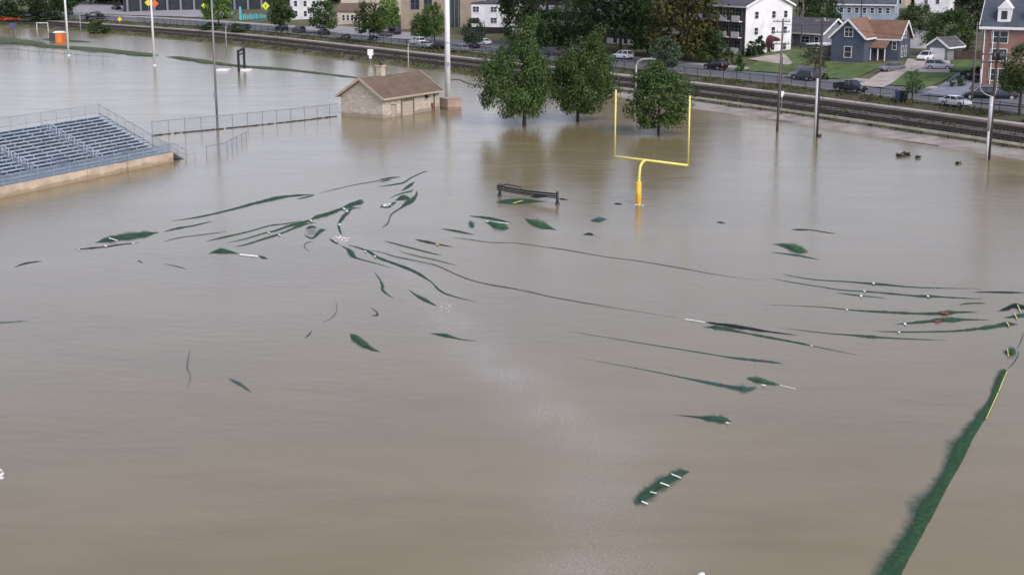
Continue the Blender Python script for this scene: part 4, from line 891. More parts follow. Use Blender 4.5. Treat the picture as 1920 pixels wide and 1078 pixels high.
# ------------------------------------------------------------------ vehicles
PAINT = {}
def paint(c):
    if c not in PAINT: m = mat('paint_%02d' % len(PAINT), c, .28, .03, 2, metal=.15, spec=.6); PAINT[c] = m
    return PAINT[c]
def loft(b, sections):
    n = len(sections[0]); o = [p for s in sections for p in s]; k = len(sections)
    fs = [(i * n + j, i * n + (j + 1) % n, (i + 1) * n + (j + 1) % n, (i + 1) * n + j) for i in range(k - 1) for j in range(n)] + [tuple(range(n - 1, -1, -1)), tuple(range((k - 1) * n, k * n))]
    b.add(o, fs)
KIND = {'sedan': dict(L=4.75, W=1.82, belt=.92, top=1.44, prof=[(-.5, .42, .80), (-.47, .30, .98), (-.36, .26, 1.0), (-.05, .24, .96), (.22, .24, .95), (.36, .26, .88), (.47, .30, .76), (.5, .40, .62)], base=(-.40, .25), roof=(-.22, .07)),
        'suv': dict(L=4.8, W=1.9, belt=1.05, top=1.72, prof=[(-.5, .50, .95), (-.48, .36, 1.08), (-.3, .3, 1.08), (0, .28, 1.06), (.2, .28, 1.04), (.36, .3, .98), (.47, .36, .88), (.5, .46, .74)], base=(-.48, .23), roof=(-.42, .06)),
        'pickup': dict(L=5.7, W=1.98, belt=1.12, top=1.86, prof=[(-.5, .55, 1.02), (-.49, .42, 1.10), (-.3, .36, 1.10), (0, .34, 1.10), (.2, .34, 1.10), (.36, .36, 1.06), (.47, .4, .98), (.5, .5, .82)], base=(-.12, .24), roof=(-.09, .12))}
def car(label, px, py, heading, kind, color, group='vehicles parked and driving along the street', z=0.02):
    k = KIND[kind]; p = G(px, py); p.z += z; r = thing({'sedan': 'parked_car', 'suv': 'parked_suv', 'pickup': 'pickup_truck'}[kind], label, {'sedan': 'car', 'suv': 'suv', 'pickup': 'pickup truck'}[kind], p, heading, group)
    L, W = k['L'], k['W']; w2 = W / 2; pm = paint(color); b = MB(); secs = []
    for f, lo, hi in k['prof']:
        nose = 1 - .55 * max(0, abs(f) - .44) / .06 * .28; a = w2 * nose
        secs.append([(f * L, -a * .96, lo), (f * L, -a, (lo + hi) / 2), (f * L, -a * .97, hi - .07), (f * L, -a * .88, hi), (f * L, a * .88, hi), (f * L, a * .97, hi - .07), (f * L, a, (lo + hi) / 2), (f * L, a * .96, lo)])
    loft(b, secs)
    x0, x1 = (q * L for q in k['base']); r0, r1 = (q * L for q in k['roof']); zb, zt = k['belt'] - .04, k['top'] - .06; wb, wt = w2 * .88, w2 * .68
    for s in (-1, 1):                                   # pillars
        for (xa, xb) in ((x0, r0), (x1, r1), ((x0 + x1) / 2, (r0 + r1) / 2)): b.beam((xa, s * (wb + .012), zb), (xb, s * (wt + .012), zt), .05, .09)
    if kind == 'pickup':
        b.box((-.31 * L, w2 * .90, 1.2), (.36 * L, .09, .2)); b.box((-.31 * L, -w2 * .90, 1.2), (.36 * L, .09, .2)); b.box((-.492 * L, 0, 1.2), (.07, w2 * 1.75, .2))
    b.build('body', pm, r, False)
    b = MB(); loft(b, [[(x0, -wb, zb), (x1, -wb, zb), (x1, wb, zb), (x0, wb, zb)], [(r0, -wt, zt), (r1, -wt, zt), (r1, wt, zt), (r0, wt, zt)]]); b.build('window', car_glass, r)
    b = MB(); loft(b, [[(r0 - .06, -wt - .02, zt), (r1 + .05, -wt - .02, zt), (r1 + .05, wt + .02, zt), (r0 - .06, wt + .02, zt)], [(r0 + .08, -wt + .1, zt + .08), (r1 - .1, -wt + .1, zt + .08), (r1 - .1, wt - .1, zt + .08), (r0 + .08, wt - .1, zt + .08)]]); b.build('roof', pm, r)
    if kind == 'pickup': b = MB(); b.box((-.31 * L, 0, 1.115), (.34 * L, w2 * 1.7, .03)); b.build('bed', black_paint, r)
    R_ = .34 if kind == 'sedan' else .38
    w0 = None
    for fx in (-.29, .31):
        for s in (-1, 1):
            if w0 is None:
                t_ = MB(); t_.tube((0, -.11, 0), (0, .11, 0), R_, None, 16); w0 = t_.build('wheel', tyre, r); h_ = MB(); h_.tube((0, -.135, 0), (0, .135, 0), R_ * .62, None, 12); h_.build('rim', rim_m, w0)
            else:
                w1 = w0.copy(); col.objects.link(w1); w1.parent = r
                for c_ in kids(w0): c2_ = c_.copy(); col.objects.link(c2_); c2_.parent = w1
                w0b = w1; w0b.location = (fx * L, s * (w2 - .07), R_); continue
            w0.location = (fx * L, s * (w2 - .07), R_)
    for s in (-1, 1):
        b = MB(); b.box((.488 * L, s * w2 * .66, k['prof'][-1][2] + .0), (.10, .36, .13)); b.build('headlight', clear_l, r)
        b = MB(); b.box((-.492 * L, s * w2 * .72, k['prof'][0][2] - .08), (.08, .26, .16)); b.build('tail_light', red_l, r)
    return r
HD = TH; HO = TH + math.pi
W1, SIL, GRY, DGR, BLK, NAV, MAR, TEA = (.84, .85, .86), (.48, .50, .53), (.20, .21, .23), (.06, .064, .072), (.008, .009, .011), (.012, .018, .036), (.018, .007, .010), (.035, .05, .062)
car('white suv parked by the street below the dark apartment trees', 1168, 111, HO, 'suv', W1)
car('black maroon suv parked left of the white apartment lawn', 1342, 131, HO, 'suv', MAR)
car('dark teal suv at the mouth of the short drive by the white apartments', 1508, 151, HO, 'suv', TEA)
car('black pickup truck driving along the street in front of the blue house', 1594, 173, HD, 'pickup', BLK)
car('grey sedan nose-out on the concrete drive beside the blue house', 1672, 134, R(205), 'sedan', GRY)
car('silver suv on the drive in front of the garage', 1760, 131, R(-20), 'suv', SIL)
car('white hatchback parked beside the garage door', 1736, 114, R(232), 'suv', W1)
car('white sedan on the street nearest the right edge', 1790, 199, HD, 'sedan', W1)
car('black car in the lot below the brick building, left one of two', 1836, 186, R(172), 'suv', BLK)
car('black car in the lot below the brick building, right one of two', 1876, 187, R(172), 'suv', NAV)
car('white suv parked just left of the thick white pole', 782, 84, HO, 'suv', W1)
car('silver sedan parked next to the white suv by the white pole', 797, 90, HO, 'sedan', SIL)
car('black suv half hidden behind the thick white pole', 824, 92, HO, 'suv', BLK)
car('grey suv parked right of the thick white pole', 862, 98, HO, 'suv', GRY)
car('black sedan behind the grey suv right of the white pole', 884, 92, HO, 'sedan', BLK)
car('white sedan parked in front of the white two-storey block', 906, 85, HO, 'sedan', W1)
car('dark blue sedan parked left of the first flooded tree', 958, 104, HO, 'sedan', NAV)
car('dark grey suv glimpsed between the two big flooded trees', 1034, 104, HO, 'suv', DGR)
car('light sedan glimpsed above the second flooded tree', 1082, 99, HO, 'sedan', W1)
car('black suv parked under the first round street tree', 528, 58, HO, 'suv', BLK)
car('dark grey suv right of the first round street tree', 560, 62, HO, 'suv', DGR)
car('black sedan under the second round street tree', 606, 66, HO, 'sedan', BLK)
car('black suv parked right of the third round street tree', 738, 66, HO, 'suv', NAV)
car('dark sedan behind the black suv right of the third round tree', 722, 70, HO, 'sedan', DGR)
car('dark car on the far left plaza behind the mesh fence', 218, 19, HO, 'sedan', BLK)
# bins by the fence
for px, lab, c_ in ((1684, 'blue wheeled bin by the iron fence left of the sapling', (.03, .06, .12)), (1695, 'black wheeled bin by the iron fence next to the sapling', (.015, .015, .017))):
    o = thing('wheeled_bin', lab, 'bin', G(px, 191)); m_ = mat('bin_%d' % px, c_, .5); b = MB(); loft(b, [[(-.35, -.4, .1), (.35, -.4, .1), (.35, .4, .1), (-.35, .4, .1)], [(-.42, -.5, 1.5), (.42, -.5, 1.5), (.42, .5, 1.5), (-.42, .5, 1.5)]]); b.build('body', m_, o); b = MB(); b.box((0, 0, 1.56), (.95, 1.1, .1)); b.build('lid', m_, o); b = MB(); b.tube((-.4, .35, .15), (.4, .35, .15), .15); b.build('wheel', tyre, o)
o = thing('safety_barrier', 'orange plastic barrier netting at the far left beside the tracks', 'barrier', G(0, 40)); b = MB()
for i in range(7): b.box((i * 1.9 - 6, .0, .75), (1.8, .35, 1.3 - .3 * (i % 2)))
b.build('panel', mat('barrier_orange', (.70, .13, .04), .6, .2, 1), o)

# ------------------------------------------------------------------ trees
def crown_mesh(name, seed, shape, n, size, cl=34):
    """leaf clumps spread through a crown of unit height; shape(z)=radius; z from 0 to 1"""
    rnd = random.Random(seed); b = MB(); per_ = n // cl
    for c_ in range(cl):
        for _ in range(40):
            z = rnd.uniform(.05, .97); r = shape(z)
            if rnd.random() < r / .55 + .1: break
        a = rnd.random() * 6.283; k = math.sqrt(rnd.uniform(.22, 1)) * .92
        cx, cy, cz = math.cos(a) * r * k, math.sin(a) * r * k, z; cr = rnd.uniform(.07, .19) * (.7 + r)
        for _ in range(per_):
            d = Vector((rnd.gauss(0, 1), rnd.gauss(0, 1), rnd.gauss(0, .8))).normalized() * cr * rnd.uniform(.5, 1.08)
            p = Vector((cx, cy, cz)) + d
            if p.z < .01: p.z = .01 + rnd.random() * .05
            nrm = (d.normalized() + Vector((rnd.uniform(-.7, .7), rnd.uniform(-.7, .7), rnd.uniform(-.2, .9)))).normalized()
            t1 = nrm.orthogonal().normalized(); t1.rotate(Matrix.Rotation(rnd.random() * 6.28, 3, nrm)); t2 = nrm.cross(t1); s = size * rnd.uniform(.6, 1.3)
            b.add([p - t1 * s, p - t2 * s * .55 + nrm * s * .1, p + t1 * s, p + t2 * s * .55 + nrm * s * .1], [(0, 1, 2, 3)])
    rs = sorted(math.hypot(v[0], v[1]) for v in b.v); rq = rs[int(len(rs) * .965)]; zs = sorted(v[2] for v in b.v); za, zb = zs[int(len(zs) * .01)], zs[int(len(zs) * .985)]
    b.v = [(v[0] / rq, v[1] / rq, (v[2] - za) / (zb - za)) for v in b.v]
    if 'shoulder' in name: b.v = [(v[0] + .34 * v[2] ** 3, v[1], v[2]) for v in b.v]
    return b.mesh(name, LEAF['mid'])
def trunk_mesh(seed, th, cr_h, cr_r, r0):
    rnd = random.Random(seed); b = MB(); top = Vector((rnd.uniform(-.1, .1), rnd.uniform(-.1, .1), th + cr_h * .65)); 
    fork = Vector((top.x * .4, top.y * .4, th + cr_h * .08)); b.tube((0, 0, -1.2), fork, r0, r0 * .72, 9); b.tube(fork, top, r0 * .72, r0 * .18, 8)
    for i in range(8):
        a = i * 2.4 + rnd.random(); f = rnd.uniform(.0, .6); s = fork.lerp(top, f); e = s + Vector((math.cos(a) * cr_r * rnd.uniform(.5, .85), math.sin(a) * cr_r * rnd.uniform(.5, .85), cr_h * rnd.uniform(.12, .34)))
        m_ = s.lerp(e, .5) + Vector((0, 0, cr_h * .02)); b.tube(s, m_, r0 * .34, r0 * .2, 6); b.tube(m_, e, r0 * .2, r0 * .05, 6)
    return b
def pw(z, k):
    for (a, u), (b_, v) in zip(k, k[1:]):
        if z <= b_: return u + (v - u) * (z - a) / (b_ - a)
    return k[-1][1]
SH = {'round': lambda z: .52 * math.sqrt(max(0, 1 - ((z - .45) / .55) ** 2)), 'egg': lambda z: .50 * math.sqrt(max(0, 1 - ((z - .36) / .64) ** 2)) * (1 - .15 * z), 'vase': lambda z: .50 * (min(1, z / .30) ** .7 if z < .30 else max(0, 1 - ((z - .30) / .7) ** 2.0) ** .62),
      'shoulder': lambda z: pw(z, ((0, .08), (.07, .30), (.20, .47), (.38, .50), (.54, .46), (.64, .34), (.73, .18), (.88, .13), (1, .05))),
      'cone': lambda z: .36 * (1 - z) ** .8 + .02, 'wide': lambda z: .62 * math.sqrt(max(0, 1 - ((z - .4) / .6) ** 2)), 'col': lambda z: .24 * math.sqrt(max(0, 1 - ((z - .45) / .55) ** 2))}
CROWNS = {}
def crown(shape, var, n, size, cl):
    k = (shape, var, n)
    if k not in CROWNS: CROWNS[k] = crown_mesh('crown_%s' % shape, hash(shape) % 97 * 0 + len(shape) * 13 + var, SH[shape], n, size, cl)
    return CROWNS[k]
def tree(label, x0, x1, ytop, ycr, base, shape='round', leaf='mid', name='street_tree', cat='tree', group=None, var=0, n=3000, size=.040, cl=52, ground=None, trunk=True, deep=1.0):
    p = ground if ground is not None else G(*base); D = p.y; k = FPX / (D * math.cos(PITCH) + (CAM_H - p.z) * math.sin(PITCH))
    zt = atY(base[0], ytop, D).z - p.z; zc = max(0.0, atY(base[0], ycr, D).z - p.z); w_ = (x1 - x0) / k; cx = ((x0 + x1) / 2 - base[0]) / k
    o = thing(name, label, cat, p, 0, group); c_ = link_obj('crown', crown(shape, var, n, size, cl), o, (cx, 0, zc - .02)); h = zt - zc
    mr = 2.0; c_.scale = (w_ / mr, w_ / mr * deep, h); c_.rotation_euler.z = var * 1.1 + (len(label) % 7) * .8
    if c_.scale.x != c_.scale.y: c_.rotation_euler.z = 0
    c_.material_slots[0].link = 'OBJECT'; c_.material_slots[0].material = LEAF[leaf]
    if trunk: trunk_mesh(len(label), zc, h, w_ / 2, max(.12, .018 * zt + .06)).build('trunk', bark, o, True)
    return o
FT = 'trees standing in the floodwater'
tree('large dark flooded tree right of the field house, its pale top rising highest', 900, 1030, 46, 214, (983, 236), 'shoulder', 'front', 'flooded_tree', 'tree', FT, 1, 19000, .017, 84, at(983, 236), deep=.95)
tree('large dark flooded tree in the middle, with a yellowish tip on its right side', 1024, 1152, 70, 208, (1083, 228), 'shoulder', 'front', 'flooded_tree', 'tree', FT, 2, 19000, .017, 84, at(1083, 228), deep=.95)
tree('sparser flooded tree standing between the uprights of the goal post', 1164, 1302, 122, 236, (1235, 252), 'vase', 'front', 'flooded_tree', 'tree', FT, 3, 8800, .0225, 60, at(1235, 252), deep=.95)
BT = 'trees along the street'
T = lambda lab, x0, x1, yt, yc, base, sh='round', lf='mid', **k: tree(lab, x0, x1, yt, yc, base, sh, lf, group=BT, **k)
T('first round dark tree at the street, left of the white gabled house', 503, 555, -4, 46, (530, 58), 'egg', 'mid', var=1)
T('second round dark tree at the street, right of the white gabled house', 578, 634, 2, 54, (610, 64), 'round', 'mid', var=2)
T('third round dark tree at the street, right of the beige house', 664, 724, 6, 62, (694, 78), 'round', 'mid', var=3)
T('paler tree leaning against the third round tree', 704, 754, -4, 50, (730, 66), 'egg', 'bright', var=1)
T('mid green tree in front of the tan brick hall', 768, 812, 28, 72, (790, 82), 'egg', 'mid', var=2)
T('bright green tree directly left of the thick white pole', 790, 834, 8, 66, (815, 80), 'egg', 'bright', var=3)
T('small grey green tree between the white pole and white block', 864, 912, 36, 80, (888, 90), 'round', 'grey', var=1)
T('huge dark tree covering the right side of the white two-storey block', 936, 1026, -60, 70, (990, 84), 'round', 'dark', var=2, n=6000, size=.026, cl=80)
T('broad mid green tree with drooping boughs in front of the balconies', 1012, 1118, 8, 84, (1066, 96), 'wide', 'mid', var=3, n=6000, size=.026, cl=80)
T('dark overhanging tree with two heavy trunks before the balcony bays', 1066, 1230, -70, 58, (1132, 104), 'wide', 'dark', var=1, n=6000, size=.026, cl=80)
T('tall dark tree behind the two-trunked one, its trunk bare against the balconies', 1110, 1220, -60, 50, (1163, 104), 'round', 'dark', var=2, n=4600, size=.03, cl=66)
T('dark green tree with low boughs between the two-trunked tree and olive tree', 1180, 1250, 8, 92, (1214, 106), 'egg', 'mid', var=2)
T('low leafy tree under the drooping boughs left of the balconies', 996, 1062, 20, 90, (1030, 100), 'round', 'dark', var=1)
T('massive olive brown tree left of the white gable end', 1212, 1352, -66, 100, (1282, 116), 'egg', 'warm', var=3, n=7000, size=.025, cl=90)
T('round grey green bush-like tree above the goal post tree', 1214, 1278, 70, 126, (1246, 134), 'round', 'grey', var=1)
T('small leafy tree at the left foot of the white gable', 1303, 1360, 54, 110, (1332, 118), 'round', 'mid', var=2)
T('dark trees filling the gap behind the white apartment gable', 1490, 1580, -45, 42, (1535, 62), 'wide', 'dark', var=3, n=4600, size=.03, cl=66)
T('bright green bush-like tree behind the grey house', 1500, 1548, 18, 48, (1524, 60), 'round', 'bright', var=1)
T('light scrubby tree between the lawn and the blue house', 1500, 1556, 84, 128, (1528, 134), 'round', 'warm', var=2, n=900)
T('wide dark green tree mass behind the garage, left half', 1676, 1760, 10, 84, (1716, 90), 'wide', 'mid', var=3, n=4600, size=.03, cl=66)
T('wide dark green tree mass behind the garage, right half', 1738, 1832, 20, 96, (1790, 104), 'wide', 'mid', var=1, n=4600, size=.03, cl=66)
T('dark tree closing the gap between the tree mass and the brick building', 1785, 1850, -20, 60, (1815, 90), 'round', 'dark', var=2)
T('leafy dark tree in front of the brick building at the right edge', 1868, 1950, 88, 172, (1911, 216), 'egg', 'mid', var=3, n=4600, size=.03, cl=66)
T('thin young sapling by the street in front of the lawn', 1692, 1732, 132, 176, (1710, 192), 'egg', 'mid', var=1, n=700, size=.05)
T('green tree behind the grey light pole at the top', 378, 440, -20, 36, (410, 50), 'egg', 'bright', var=2)
T('leftmost dark tree at the top edge of the photo', -50, 52, -40, 32, (2, 36), 'wide', 'dark', var=3)
T('second dark tree from the left at the top edge', 50, 110, -30, 30, (80, 34), 'round', 'dark', var=1)
T('third dark tree from the left, right of the first pale pole', 90, 146, -30, 28, (116, 32), 'wide', 'dark', var=2)
for i, (x, lab) in enumerate(((170, 'far tree above the plaza, left of the dark building'), (600, 'far tree behind the white gabled house'), (860, 'far tree over the roof of the tan brick hall'), (1010, 'far dark tree behind the huge dark tree'), (1640, 'far tree behind the pale blue house roof'), (1720, 'far tree between the two back houses'), (1850, 'far tree behind the brick building'), (250, 'far tree behind the left end of the dark building'), (360, 'far tree behind the middle of the dark building'), (480, 'far tree behind the right end of the dark building'))):
    T(lab, x - 60, x + 60, -60, 4, (x, 8), 'wide', 'dark', var=1 + i % 3)
SHG = 'shrubs along the street and houses'
S = lambda lab, x0, x1, yt, base, sh='round', lf='dark', nm='shrub', **k: tree(lab, x0, x1, yt, base[1], base, sh, lf, nm, 'shrub', SHG, trunk=False, n=600, size=.075, cl=22, **k)
S('round bush standing at the edge of the far water', 160, 203, 40, (182, 66), lf='mid'); S('dark conifer shrub against the white gable, left one', 1397, 1420, 78, (1408, 106), 'col', 'dark', var=1); S('dark conifer shrub against the white gable, beside the maroon awning', 1416, 1436, 68, (1426, 102), 'col', 'dark', var=2)
S('small conical evergreen at the left corner of the lawn', 1372, 1396, 98, (1384, 134), 'cone', 'mid', var=3); S('low shrub at the pole right of the white gable', 1538, 1556, 138, (1546, 150), 'round', 'dark', var=1)
for i, (x, y) in enumerate(((1792, 164), (1812, 152), (1836, 146), (1864, 150), (1888, 154), (1908, 160))): S(['lowest dark hedge shrub beside the side road', 'second dark hedge shrub up the side road', 'hedge shrub at the left corner of the brick building', 'hedge shrub under the first brick building window', 'hedge shrub under the second brick building window', 'hedge shrub partly behind the leafy tree at right'][i], x - 17, x + 17, y - 20, (x, y), 'wide', 'dark', var=i % 3)
hedges = [(150, 202, 37, 23), (376, 424, 56, 43), (428, 474, 60, 45), (-20, 152, 36, 22), (690, 712, 78, 66), (1356, 1376, 124, 96), (640, 660, 74, 64)]
for i, (a, b_, yb, yt) in enumerate(hedges): S(['dark clipped hedge behind the far left tracks', 'dark hedge under the tree behind the grey light pole', 'dark hedge below the teal railing', 'long hedge under the dark trees at far left', 'round black shrub under the third round tree', 'shrub at the balcony corner left of the white gable', 'small dark shrub between the second and third round trees'][i], a, b_, yt, ((a + b_) / 2, yb), 'wide', 'dark', var=i % 3)
# a young tree line of the house gardens: distant wood on the hill, one mass
rnd = random.Random(11); b = MB()
for i in range(900):
    s = rnd.uniform(-760, 260); t = 190 + 560 * rnd.random() ** 1.5; p = SP(s, t); h = rnd.uniform(7, 15); w_ = h * .42
    for j in range(46):
        d = Vector((rnd.gauss(0, 1), rnd.gauss(0, 1), rnd.gauss(0, 1))).normalized(); q = p + Vector((d.x * w_, d.y * w_, h * .55 + d.z * h * .45)); e1 = d.orthogonal().normalized() * rnd.uniform(.6, 1.3); e2 = d.cross(e1).normalized() * rnd.uniform(.5, 1.1)
        b.poly([q - e1, q - e2, q + e1, q + e2])
tag(b.build('distant_wood', LEAF['dark']), 'dark green wood covering the rise behind all the houses', 'wood', kind='stuff')
# weeds on the verge and by the tracks
rnd = random.Random(5); b = MB()
for i in range(15000):
    band = rnd.random(); s = rnd.uniform(-330, 120)
    t = rnd.gauss(20.6, .8) if band < .38 else (rnd.gauss(4.3, .6) if band < .80 else rnd.gauss(11.0, .5))
    if math.sin(s * .35) + math.sin(s * .83 + 1) + rnd.gauss(0, .7) < -.4: continue
    p = SP(s, t); h = rnd.uniform(.12, .6) * (1 if band < .82 else .5); w_ = rnd.uniform(.12, .4); a = rnd.random() * 3.14; dx, dy = math.cos(a) * w_, math.sin(a) * w_
    b.poly([p + Vector((-dx, -dy, 0)), p + Vector((dx, dy, 0)), p + Vector((dx * .3 + rnd.uniform(-.1, .1), dy * .3, h)), p + Vector((-dx * .5, -dy * .5, h * .8))])
tag(b.build('weeds', leaf_mat('leaf_weed', (.05, .055, .02), (.15, .16, .06))), 'scrubby weeds along the railway verge and the foot of the iron fence', 'weeds', kind='stuff')
# wires between the utility poles
def wire(label, a, b_, sag=.7, r=.022):
    n = 14; o = MB(); a, b_ = Vector(a), Vector(b_); pts = [a.lerp(b_, i / n) - Vector((0, 0, sag * 4 * (i / n) * (1 - i / n))) - a for i in range(n + 1)]
    o.path(pts, r, 5); return tag(o.build('power_line', black_iron, None, False, a), label, 'cable', 'cables between the utility poles')
q1, q2, q3 = at(1457, 247) + Vector((.2, 0, 14.3)), at(1531, 258) + Vector((0, 0, 14.6)), at(1853, 300) + Vector((.1, 0, 13.9))
wire('thin black cable from the three-armed utility pole to the piped pole', q1, q2, .15); wire('thin black cable from the piped pole to the pole with cable loops', q2, q3, .5)

W_ = lambda x, y, l=4, h=1.4: ('w', (x - l * .38, y - .8), (x + l * .38, y + .8), h)
fold('long dark turf fold curving toward the bleachers, its far end thinning out past midfield', [(322,415,.7),(379,406,1.4),(439,392,2),(480,381,1.8),(524,371,2.4),(554,367,2),(591,365,.7)])
fold('short dark turf sliver just under the far tip of the long bleacher-side fold', [(556,374,.6),(574,370,1.3),(590,366,.7)])
fold('faint brown turf line running up from the bleacher-side fold toward the tree side', [(596,363,.6),(660,348,.8),(700,341,.8),(742,333,.7)], 'b', .7)
fold('broad green turf fold with one slanting white stripe, nearest the bleacher wall', [(177,456,.8),(200,450,2.8),(232,445,4.2),(270,440,4),(298,436,1.2)], 'd', 1, [('w', (204,446), (221,451), 1.1)], .05)
fold('dark thin turf fold that carries on from the striped green fold near the bleachers', [(306,435,.8),(330,429,1.8),(364,423,1.4),(401,414,.6)])
fold('reddish brown turf edge with three white flecks, below the striped green fold', [(139,468,.6),(154,467,1.3),(176,465,1.8),(204,462,1.4),(232,458,1.1),(262,455,.6)], 'r', 1, [W_(148,468,6),W_(198,461,5,2),W_(250,456,5,1.5)])
fold('faint grey turf line trailing off behind the reddish turf edge', [(304,454,.6),(336,446,.9),(382,440,.8),(427,434,.5)], 'b', .7)
fold('uppermost thin strand of the three parallel turf folds left of midfield', [(386,453,.7),(420,445,1.3),(460,436,1.2),(482,430,1.2),(507,423,1.2),(535,420,1),(565,414,.7)])
fold('thickest of the three parallel turf folds, swelling to a blunt tip at its far end', [(424,456,.8),(457,449,1.3),(497,437,1.5),(516,433,1.6),(544,423,2),(580,414,2.4),(591,408,2.8),(616,401,3.2),(640,392,2.6),(657,385,3.8),(676,379,4.4),(683,380,1.2)], 'd', 1, [W_(504,436,5,1.6),W_(583,413,5,1.8),W_(645,391,6,1.8)])
fold('lowest strand of the three parallel turf folds, with one white fleck', [(439,463,.7),(460,459,1.3),(492,449,1.5),(524,439,1.6),(544,431,1.8),(565,422,2),(595,417,.8)], 'd', 1, [W_(524,440,5,1.7)])
fold('dark turf hump tied to a long white tape, below the three parallel folds', [(390,476,.8),(409,471.5,3),(424,471.5,3.6),(448,476,2)], 'd', 1, [('w', (450,477), (484,480.5), 2.2)])
fold('small pointed dark turf tip at the end of the white tape', [(484,480,.8),(492,482.5,2),(502,486,.8)])
fold('hook shaped dark turf fold with two white flecks, bending down to the foam', [(679,390.5,.8),(660,391,1.8),(653,398,2.6),(644,407,2.8),(637,417,2.4),(635,424,2.3),(638,435,2.4),(642,440,1)], 'd', 1, [W_(637,421,5,2.6),W_(651,396,5,1.6)])
fold('upper dark arc of the small turf curl beside the hooked fold', [(572,430,.9),(584,425.5,2.8),(595,427,.9)])
fold('lower dark arc of the small turf curl, open on top', [(570,439,.9),(578,445,1.5),(587,446.5,1.6),(595,439,2.6),(602,433,2.6),(612,431,.8)])
fold('pale teal sunken turf inside the small turf curl', [(570,436,3),(584,435,6.5),(598,434,3)], 't', .3, (), .25)
fold('thin squiggling turf thread hanging below the small turf curl', [(589,452,.6),(574,456,1),(571,464,1.1),(582,473,.5)], 'd', .75)
fold('uppermost dark wisp of the turf wrinkles nearest the field house', [(711,337,.7),(732,334,1.4),(752,332,.6)], 'd', .9)
fold('short grey wisp just below the topmost turf wrinkle near the field house', [(712,342,.6),(724,339,1),(734,337,.6)], 'd', .85)
fold('long swept turf wrinkle ending in a brown tail, in front of the flooded field house', [(706,351,.6),(732,347.5,1.2),(756,343,1.3),(767,336,1.6),(775,331.6,1),(794,323,.8),(806,321,.5)], 'd', .85)
fold('short thick slanting turf wrinkle inside the swept wrinkle', [(752,359,.9),(767,349,2.4),(778,341,.8)])
fold('fine turf wrinkle curling up at its end, above the large turf loop', [(728,373,.6),(752,363,1),(771,359,1.3),(773,354,.8)], 'd', .85)
fold('large dark turf loop with a long thin tail, between the foam and the metal frame', [(781,357,1.2),(781,366,2.6),(773,376,3.6),(762,382,2.8),(752,390,1.6),(734,402,1.2),(729,415,1),(724,422,1.2),(715,428,.6)])
fold('thick green turf bar enclosed by the large turf loop', [(740,377,.9),(756,371,3.6),(769,374,3.4)])
fold('broken dark turf crescent around a foam patch left of the large loop', [(712,391,1.6),(718,385,2),(716,388,1.8),(728,388.5,1.8),(737,382,2.4),(744,379.5,1)])
fold('short dark turf bit leading into the foam below the hooked fold', [(617,447,.7),(625,453,1.8),(636,458.5,1.2)])
fold('dark green turf tongue with a fading tail, just below the foam', [(638,460,.9),(651,467,2.6),(658,474.5,4.4),(667,483,2),(682,488,1),(707,494.6,.8),(740,504.6,.4)], 'd')
fold('long main turf crest winding from the foam down to the bubbling eddy', [(653,459,1.6),(682,468,2.4),(696,474.5,2.4),(709,483,1.8),(740,494.6,2),(767,504.6,2),(789,516,2),(809,529,1.4),(820,541,2.4),(836,551,1.5),(863,559,1),(898,568,.5)], 'd', 1, [W_(685,471,5,1.5),W_(703,480.5,5,1.5)])
fold('very long fine turf crease branching off and running far right to a white tip', [(687,468,1),(714,473,1.4),(740,481,1.3),(774,488,1.1),(818,498,1.2),(856,515,1.2),(889,527,1.3),(925,535,1.4),(956,540,1.2),(1000,549,1.2),(1045,559,1),(1150,577,.9),(1285,598,.6)], 'b', .75)
fold('first grey turf crease above the long branching crease', [(720,452,.6),(740,457,1.3),(774,466,1.4),(807,474.5,1.2),(829,479,.5)], 'd', .8)
fold('second finer turf crease between the grey crease and the long branching one', [(747,471,.6),(785,481,1),(818,488,1.2),(860,499,.5)], 'd', .75)
fold('dark brown turf sliver with a yellow fleck, left of the small teal turf spot', [(778,449,1),(796,453,2.2),(820,458,1.8),(852,464,.7)], 'r', 1, [('y', (817,457), (823,459.5), 1.5)])
fold('thin dark turf leaf just under the small teal turf spot', [(827,429,.6),(856,433.6,1.9),(891,441,.7)], 'd')
fold('hair-thin turf crease crossing the middle of the water toward the goal post side', [(833,443.6,.5),(878,449,1.1),(922,455,.8),(967,456,.8),(1023,463.6,1.1),(1063,469,1.2),(1134,481.5,1),(1200,490,.9),(1282,504,.9),(1343,515,.8),(1437,528,.5)], 'b', .6)
fold('small round teal turf spot left of the green oval patches', [(881,414,1.6),(884,421,4),(889,427,2)], 't', .9, (), .15)
fold('narrow dark green turf blade with a white line along its lower edge', [(878,405,.7),(907,408,1.9),(934,412.5,2.3),(960,419,.7)], 'd', 1, [('w', (911,414.6), (954,419), .9)])
fold('broad bright green turf oval directly under the white line', [(910,415,2),(925,421,5),(938,424.5,5.6),(955,429,2)], 'g', 1, (), .1)
fold('olive green turf lens lying right of the bright green oval', [(983,410,.9),(1000,418,4.4),(1018,423.6,4.6),(1045,432,.8)], 'g')
fold('small teal turf leaf floating left of the goal post', [(1106,415,1.2),(1121,412.5,4),(1138.5,411,.8)], 't')
fold('little dark grey turf tip below the teal leaf', [(1092,441,.6),(1105,439,2.8),(1115,442.5,.7)], 'k', .8)
fold('green turf mound with a yellow streak, lying under the black metal frame', [(930,379.5,1.2),(950,378,4),(968,377,5),(989,377.5,3.2),(1025,378.5,.9)], 'd', 1, [('y', (962,381), (980,376), 1)])
fold('small dark turf lens behind the yellow-streaked mound', [(994,370,.7),(1009,368,3),(1029,369.5,.7)], 'k', .9)
fold('dark turf stub reaching out past the right post of the metal frame', [(1047,373,1.2),(1056,374,1.8),(1066,375.5,.8)], 'k', .8)
